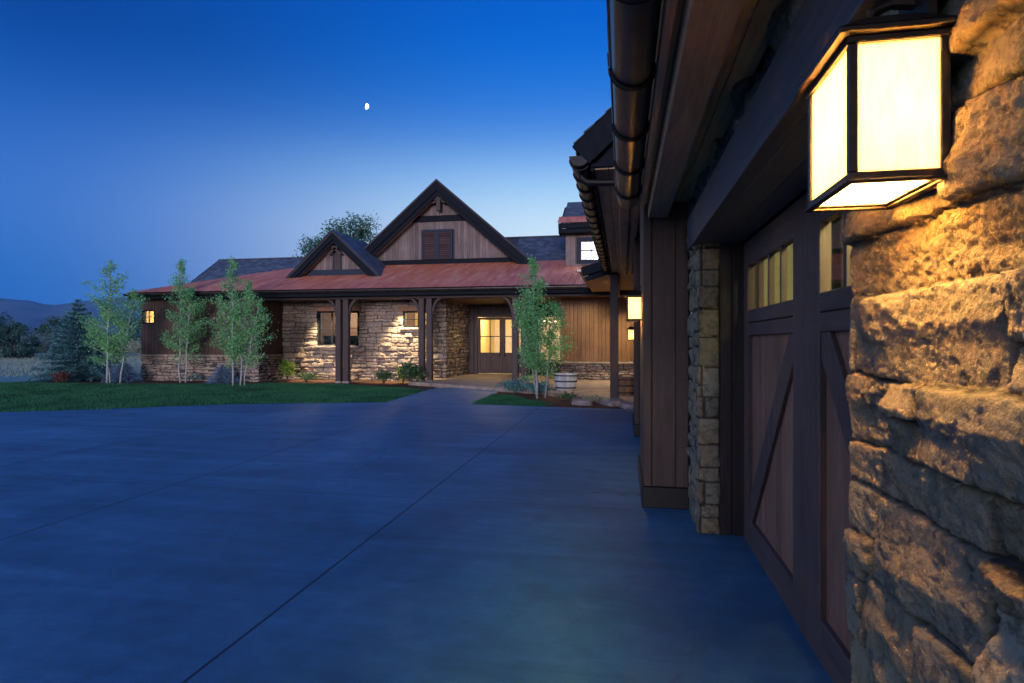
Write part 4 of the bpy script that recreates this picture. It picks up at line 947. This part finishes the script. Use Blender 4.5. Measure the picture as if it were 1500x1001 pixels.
# ================================================================ PLANTERS AND ROCKS
def barrel(label, base, r0, r1, h, mat):
    r = root('barrel_planter', label, 'planter', base, 'half barrel planters on the patio')
    m = MB(); n = 22
    for k in range(n):
        a0, a1 = 2 * math.pi * (k + .03) / n, 2 * math.pi * (k + .97) / n
        prof = [(r0, 0), (r0 + (r1 - r0) * .45 + .012, h * .4), (r1, h)]
        vs = []
        for rr, z in prof:
            for a in (a0, a1):
                vs += [(rr * math.cos(a), rr * math.sin(a), z), ((rr - .025) * math.cos(a), (rr - .025) * math.sin(a), z)]
        f = []
        for i in range(2): b = i * 4; f += [(b, b + 2, b + 6, b + 4), (b + 1, b + 5, b + 7, b + 3), (b, b + 4, b + 5, b + 1), (b + 2, b + 3, b + 7, b + 6)]
        f += [(8, 10, 11, 9), (0, 1, 3, 2)]
        m.add(vs, f)
    m.build('stave', mat, r)
    for t0, t1 in ((.10, .19), (.50, .59), (.86, .93)):
        ra = r0 + (r1 - r0) * t0 + .017; rb = r0 + (r1 - r0) * t1 + .017
        MB().lathe((0, 0, 0), [(ra - .012, h * t0), (ra, h * t0), (rb, h * t1), (rb - .012, h * t1)], 36).build('hoop', M['hoop'], r)
    MB().lathe((0, 0, 0), [(.001, h * .88), (r1 - .03, h * .86)], 24).build('soil', M['mulch'], r)
barrel('pale grey half barrel planter standing on the patio before the stone wainscot', (-1.64, 17.05, .10), .27, .345, .47, M['barrel'])
barrel('brown half barrel planter partly hidden behind the single dark porch post', (.03, 15.75, .10), .25, .32, .46, M['barrel2'])
def rock(label, x, y, sx, sy, sz, seed):
    me = bpy.data.meshes.new('garden_rock'); import bmesh
    bm = bmesh.new(); bmesh.ops.create_icosphere(bm, subdivisions=4, radius=1)
    P = np.array([v.co[:] for v in bm.verts]); d = 1 + .28 * fbm(P[:, 0] * 1.3 + seed * 9, P[:, 1] * 1.3 + P[:, 2] * 2.1, seed, 4)
    for v, q in zip(bm.verts, d):
        c = v.co * q; v.co = Vector((max(-.8, min(.8, c.x)) * sx, max(-.8, min(.8, c.y)) * sy, max(-.3, min(.72, c.z)) * sz))
    bm.to_mesh(me); bm.free(); me.materials.append(M['rock'])
    for p in me.polygons: p.use_smooth = True
    o = link('garden_rock', me, None); o.location = (x, y, .02); o.rotation_euler = (0, 0, seed); tag(o, label, 'rock', 'flat rocks edging the garden bed')
rock('flat tan rock at the foot of the single porch post', -.25, 14.15, .42, .28, .14, 2)
rock('low wide rock at the driveway edge between the slim aspen and the single porch post', -.95, 14.05, .30, .22, .12, 3)
rock('small flat rock at the driveway edge below the small distant lantern', .12, 13.55, .28, .2, .11, 5)

# ================================================================ VEGETATION
def leaves_np(C, size, nr, flat=0.0, elong=1.35, up=None):
    n = len(C); a = nr.normal(size=(n, 3))
    if flat: a[:, 2] *= (1 - flat)
    a /= np.linalg.norm(a, axis=1)[:, None]
    b = nr.normal(size=(n, 3)); b = np.cross(a, b); b /= np.linalg.norm(b, axis=1)[:, None]
    s = (size * nr.uniform(.6, 1.25, n))[:, None]
    V = np.stack([C - a * s * elong * .5, C + b * s * .42 - a * s * .05, C + a * s * elong * .5, C - b * s * .42 - a * s * .05], 1).reshape(-1, 3)
    return V, np.arange(4 * n).reshape(n, 4)
def curve_pts(p0, d, L, n, bend, rng):
    p = Vector(p0); d = Vector(d).normalized(); out = [p.copy()]
    for i in range(n):
        d = (d + Vector((rng.uniform(-1, 1), rng.uniform(-1, 1), bend)) * .12).normalized(); p = p + d * (L / n); out.append(p.copy())
    return out
def aspen(label, x, y, stems, seed, leaf=.047, density=1.0, group='young aspens on the lawn edge', name='aspen_tree', mat='aspen_leaf', bark='bark'):
    rng = random.Random(seed); nr = np.random.RandomState(seed)
    t = root(name, label, 'tree', (x, y, 0), group)
    tm = MB(); C = []
    for (dx, dy, h, lx, ly, wid, rad) in stems:
        n = 9; pts = [Vector((dx + lx * (k / n) ** 1.3 + rng.uniform(-.02, .02), dy + ly * (k / n) ** 1.3 + rng.uniform(-.02, .02), -.05 + (h + .05) * k / n)) for k in range(n + 1)]
        tm.tube(pts, [rad * .82 * (1 - .85 * (k / n)) + .004 for k in range(n + 1)], 8)
        nb = int(34 * h / 4)
        for i in range(nb):
            f = .20 + .78 * (i + rng.random()) / nb; q = f * n; k = min(int(q), n - 1); p = pts[k].lerp(pts[k + 1], q - k)
            prof = math.sin(math.pi * min(1, ((f - .12) / .88)) ** .75) ** .8 * (1.0 if f < .6 else .95)
            L = wid * 1.18 * max(.16, prof) * rng.uniform(.6, 1.15); az = rng.uniform(0, 2 * math.pi); e = rng.uniform(.15, .75) + f * .45
            d = Vector((math.cos(az) * math.cos(e), math.sin(az) * math.cos(e), math.sin(e)))
            bp = curve_pts(p, d, L, 4, -.3, rng)
            tm.tube(bp, [rad * .26 * (1 - .2 * j) + .0025 for j in range(5)], 5, False)
            m = int(132 * density * max(.35, L) * rng.uniform(.6, 1.2))
            u = nr.rand(m) ** .75
            bpa = np.array([v[:] for v in bp]); idx = np.clip((u * 4).astype(int), 0, 3); fr = (u * 4 - idx)[:, None]
            c = bpa[idx] * (1 - fr) + bpa[idx + 1] * fr
            C.append(c + nr.normal(size=(m, 3)) * np.array([.085, .085, .075]) * (0.6 + .5 * L))
        m = int(46 * density); C.append(np.array(pts[-1][:]) - np.array([0, 0, 1.0]) * nr.rand(m)[:, None] * .35 * h / 4 + nr.normal(size=(m, 3)) * .045)
    tm.build('trunk', M[bark], t, True)
    C = np.concatenate(C); C[:, 2] = np.maximum(C[:, 2], .25)
    V, F = leaves_np(C, leaf, nr); mesh_np('crown', V, F, M[mat], t)
    return t
aspen('three stemmed young aspen beside the blue green spruce, left of the house corner', -18.12, 17.92, [(0, 0, 4.35, .15, 0, 1.05, .045), (.30, .25, 3.3, .55, .1, 1.0, .038), (-.2, .3, 2.7, -.5, .2, .9, .028)], 1, density=1.1)
aspen('young aspen with two pale trunks against the brown siding, right of the small lit window', -16.17, 19.1, [(0, 0, 4.55, .1, 0, .85, .042), (.30, -.05, 3.5, .25, 0, .85, .034)], 2, density=1.3)
aspen('young aspen clump with three thin white trunks in front of the low stone base', -12.9, 17.7, [(-.02, 0, 4.3, -.05, 0, .72, .036), (.18, .1, 3.5, .35, 0, .75, .033), (.32, .1, 2.9, .6, 0, .7, .028), (-.05, .1, 3.0, -.6, 0, .8, .022)], 3, density=1.2)
aspen('slim bright aspen standing alone in the garden bed before the entry porch', -2.22, 15.35, [(0, 0, 3.68, -.15, 0, .62, .034), (.16, .25, 2.5, .30, .1, .55, .022), (-.02, .05, 2.6, -.55, 0, .5, .016)], 4, leaf=.044, density=2.1)
def spruce(label, x, y, h, w, mat, seed, name, n_whorl, group=None, cat='spruce'):
    rng = random.Random(seed); nr = np.random.RandomState(seed); t = root(name, label, cat, (x, y, 0), group)
    MB().tube([(0, 0, -.05), (0, 0, h * .5), (0, 0, h)], [.05 * h / 2.8, .03 * h / 2.8, .004], 8).build('trunk', M['darkbark'], t, True)
    A = []; D = []
    for k in range(n_whorl):
        f = k / (n_whorl - 1); z = h * (.05 + .93 * f); R_ = w / 2 * (1 - f) ** .82 + .04; nb = int(13 - 6 * f)
        for i in range(nb):
            az = 2 * math.pi * (i + rng.random() * .8) / nb + k; L = R_ * rng.uniform(.72, 1.12); dr = Vector((math.cos(az), math.sin(az), 0))
            tilt = .30 * f - .05; m = max(10, int(L * 230))
            for j in range(m):
                u = rng.random() ** .8; wd = .17 * L * (1 - u) + .02; s = rng.uniform(-1, 1) * wd * 1.9
                p = dr * L * u + Vector((-dr.y, dr.x, 0)) * s; zz = z + L * (tilt * u - .16 * u * u * (1 - f) + .10 * u ** 3) - abs(s) * .15
                A.append((p.x, p.y, zz + rng.gauss(0, .022 + .016 * L))); q = (dr * .8 + Vector((-dr.y, dr.x, 0)) * (s / (wd + .01)) * .6 + Vector((0, 0, rng.uniform(-.55, .75)))).normalized(); D.append(q[:])
    A = np.array(A); D = np.array(D); n = len(A); sz = .105 * nr.uniform(.6, 1.2, n)[:, None] * (h / 2.8) ** .5
    B = np.cross(D, nr.normal(size=(n, 3))); B /= np.linalg.norm(B, axis=1)[:, None]
    V = np.stack([A - B * sz * .13, A + D * sz, A + B * sz * .13], 1).reshape(-1, 3)
    mesh_np('crown', V, np.arange(3 * n).reshape(n, 3), M[mat], t); return t
spruce('bushy dark blue green spruce at the left end of the house beside the meadow', -20.95, 19.4, 3.15, 2.9, 'spruce', 7, 'spruce_tree', 17)
spruce('low pale blue dwarf spruce at the left corner of the stone base', -18.45, 18.95, .72, 1.35, 'bluespruce', 8, 'dwarf_spruce', 12, 'dwarf blue spruces by the house', 'shrub')
spruce('low pale blue dwarf spruce between the two middle aspens before the stone base', -14.45, 19.2, .62, 1.15, 'bluespruce', 9, 'dwarf_spruce', 12, 'dwarf blue spruces by the house', 'shrub')
def shrub(label, x, y, w, h, mat, seed, n=700, leaf=.06, name='garden_shrub', cat='shrub', group='shrubs in the mulch bed', stems=9):
    rng = random.Random(seed); nr = np.random.RandomState(seed); t = root(name, label, cat, (x, y, 0), group)
    sm = MB(); C = []
    for i in range(stems):
        az = rng.uniform(0, 6.28); r = w / 2 * rng.uniform(.25, .95); hh = h * rng.uniform(.55, 1.0) * (1 - .35 * (r / (w / 2)) ** 2)
        e = Vector((math.cos(az) * r, math.sin(az) * r, hh)); pts = [Vector((0, 0, -.03)), Vector((e.x * .35, e.y * .35, hh * .5)), e]
        sm.tube(pts, [.012 * h + .004, .008 * h + .003, .003], 5, False)
        m = n // stems; u = nr.rand(m)[:, None] ** .6
        C.append(np.array(pts[1][:]) * (1 - u) + np.array(e[:]) * u + nr.normal(size=(m, 3)) * np.array([w * .13, w * .13, h * .10]))
    sm.build('stem', M['darkbark'], t); C = np.concatenate(C); C[:, 2] = np.maximum(C[:, 2], .03)
    V, F = leaves_np(C, leaf, nr); mesh_np('foliage', V, F, M[mat], t); return t
shrub('bright yellow green shrub at the left end of the lit stone wall', -12.72, 20.6, .62, .78, 'limeleaf', 21, 900, .065)
shrub('low sprawling green shrub under the wide lit window', -11.85, 20.5, .75, .38, 'shrubleaf', 22, 600, .05)
shrub('dark green rounded shrub, leftmost of three under the small square window', -8.25, 19.4, .66, .55, 'shrubleaf', 23, 800, .05)
shrub('yellow green shrub between two dark ones under the small square window', -7.85, 20.2, .5, .66, 'limeleaf', 24, 500, .06)
shrub('tall dark green leafy shrub beside the middle pair of porch posts', -7.30, 19.5, .85, .80, 'shrubleaf', 25, 1100, .07)
shrub('dark red leaved shrub at the foot of the spruce', -20.3, 18.2, .7, .38, 'redleaf', 26, 500, .05)
shrub('dark green spreading shrub by the porch steps left of the slim aspen', -3.05, 16.35, .85, .42, 'spruce', 27, 1100, .05, group='shrubs in the entry bed')
shrub('dark green low shrub directly behind the slim aspen trunk', -2.35, 16.2, .8, .40, 'spruce', 28, 900, .05, group='shrubs in the entry bed')
shrub('small sparse plant in the mulch near the grey barrel', -1.35, 14.9, .55, .22, 'shrubleaf', 29, 260, .045, group='shrubs in the entry bed')
shrub('thin grassy plant at the driveway edge before the flat rocks', -.70, 14.35, .5, .20, 'straw', 30, 220, .05, group='shrubs in the entry bed')
shrub('pale low plant against the stone base left of the middle aspens', -15.9, 19.5, .8, .30, 'sage', 31, 300, .05)
def bushtree(label, x, y, w, h, mat, seed, n, leaf, zlow=.15, clumps=22, group='trees beyond the meadow', name='field_tree', cat='tree'):
    rng = random.Random(seed); nr = np.random.RandomState(seed); t = root(name, label, cat, (x, y, 0), group)
    sm = MB(); sm.tube([(0, 0, -.1), (.05 * w, 0, h * .45), (0, .02 * w, h * .8)], [.035 * h, .022 * h, .006 * h], 8); C = []
    for i in range(clumps):
        f = rng.uniform(zlow, .97); rr = w / 2 * math.sin(math.pi * min(.98, .18 + .8 * (f - zlow) / (1 - zlow))) ** .7 * rng.uniform(.3, 1); az = rng.uniform(0, 6.28)
        c = Vector((math.cos(az) * rr, math.sin(az) * rr, h * f)); sm.tube([Vector((0, 0, h * min(.75, f * .7))), c * .6 + Vector((0, 0, h * f * .35)), c], [.010 * h, .006 * h, .002 * h], 5, False)
        s = w * rng.uniform(.06, .13); q = nr.normal(size=(n // clumps, 3)); q *= (nr.rand(len(q)) ** .45 / np.linalg.norm(q, axis=1))[:, None]; q *= (1 + .5 * fbm(q[:, 0] * 3 + i * 7, q[:, 1] * 3 + q[:, 2] * 2, seed, 2))[:, None]; C.append(np.array(c[:]) + q * np.array([s, s, s * .75]) * 1.35)
    sm.build('trunk', M['darkbark'], t); C = np.concatenate(C); C[:, 2] = np.maximum(C[:, 2], .05)
    V, F = leaves_np(C, leaf, nr); mesh_np('crown', V, F, M[mat], t); return t
bushtree('loose green tree whose crown rises behind the house between the two front gables', -17.4, 35, 6.2, 9.7, 'treeleaf', 41, 16000, .10, .42, 44, 'trees beyond the house')
bushtree('tall dark tree at the left edge of the meadow', -56.6, 41, 7.6, 6.2, 'darkleaf', 42, 16000, .12, .05, 60)
bushtree('rounded dark tree between the left edge tree and the hills', -53.2, 43, 3.6, 3.1, 'darkleaf', 43, 7000, .11, .05, 30)
bushtree('broad dark green tree beyond the brush, left of the spruce', -75.6, 68, 8.5, 4.5, 'darkleaf', 44, 12000, .16, .05, 44)
bushtree('lighter pointed tree beside the broad dark one beyond the brush', -80.6, 69, 2.8, 4.0, 'treeleaf', 45, 4500, .15, .1, 22)
bushtree('low wide dark thicket under the hills beyond the brush', -87.5, 72, 8.5, 2.7, 'darkleaf', 46, 9000, .16, .02, 36)
bushtree('dark tree behind the spruce and the first aspen', -66.0, 70, 7.0, 4.6, 'darkleaf', 47, 8000, .16, .05, 34)
for i, (x, y, w, h, mt, lb) in enumerate([(-63.5, 49, 4.5, 2.1, 'sage', 'grey green brush bush at the left edge of the meadow'), (-60.0, 50, 4.5, 2.3, 'sage', 'pale grey green brush bush under the gap in the hills'), (-56.8, 50, 4.2, 2.1, 'straw', 'straw coloured brush bush in the middle of the meadow row'),
        (-53.5, 50, 4.2, 1.9, 'sage', 'grey green brush bush just left of the spruce'), (-49.8, 50, 4.2, 1.9, 'shrubleaf', 'greener brush bush showing beside the spruce top'), (-46.0, 50, 4.2, 1.8, 'straw', 'straw coloured brush bush behind the first aspen')]):
    shrub(lb, x, y, w, h, mt, 60 + i, 6000, .11, 'brush_bush', 'bush', 'brush along the far side of the meadow', 26)
# blades of grass
def inside(P, poly):
    x, y = P[:, 0], P[:, 1]; c = np.zeros(len(P), bool); n = len(poly)
    for i in range(n):
        x1, y1 = poly[i]; x2, y2 = poly[(i + 1) % n]
        k = ((y1 > y) != (y2 > y)); xi = (x2 - x1) * (y - y1) / ((y2 - y1) if y2 != y1 else 1e-9) + x1; c ^= k & (x < xi)
    return c
def blades(name, poly, bounds, n, h, w, mat, seed, lean=.5):
    nr = np.random.RandomState(seed); P = np.stack([nr.uniform(bounds[0], bounds[1], n), nr.uniform(bounds[2], bounds[3], n)], 1)
    P = P[inside(P + nr.normal(size=P.shape) * .035 + (fbm(P[:, 0] * 2.5, P[:, 1] * 2.5, seed + 3, 3) * .07)[:, None], poly)]; n = len(P); a = nr.uniform(0, 2 * math.pi, n); hh = h * nr.uniform(.55, 1.2, n) * (1 + .25 * fbm(P[:, 0] * .8, P[:, 1] * .8, seed, 3))
    dx, dy = np.cos(a) * w, np.sin(a) * w; b = nr.uniform(0, 2 * math.pi, n); l = hh * lean * nr.rand(n)
    z = np.full(n, -.012)
    V = np.stack([np.stack([P[:, 0] - dx, P[:, 1] - dy, z], 1), np.stack([P[:, 0] + dx, P[:, 1] + dy, z], 1), np.stack([P[:, 0] + np.cos(b) * l, P[:, 1] + np.sin(b) * l, hh], 1)], 1).reshape(-1, 3)
    o = mesh_np(name, V, np.arange(3 * n).reshape(n, 3), M[mat]); o['kind'] = 'stuff'; return o
blades('lawn_grass', LAWN, (-24, -5.6, 8.5, 19.3), 230000, .042, .005, 'grass', 71)
blades('side_lawn_grass', LAWN2, (-3.7, -1.6, 13.3, 16.4), 15000, .042, .005, 'grass', 72)
blades('meadow_grass', [(-60, 19), (-20.5, 20.5), (-20.5, 60), (-80, 60)], (-80, -20.5, 19, 56), 60000, .16, .012, 'straw', 73, .9)

# evening air between the house and the hills
hm = bpy.data.materials.new('haze'); hm.use_nodes = True; ht = hm.node_tree; ht.nodes.clear()
hv = ht.nodes.new('ShaderNodeVolumePrincipled'); hv.inputs['Color'].default_value = (.12, .42, 1.0, 1); hv.inputs['Density'].default_value = .00008
ho = ht.nodes.new('ShaderNodeOutputMaterial'); ht.links.new(hv.outputs[0], ho.inputs['Volume'])
hz_ = MB().box(-7500, 5100, -3100, 4900, -1.03, 330).build('haze', hm); hz_['kind'] = 'stuff'
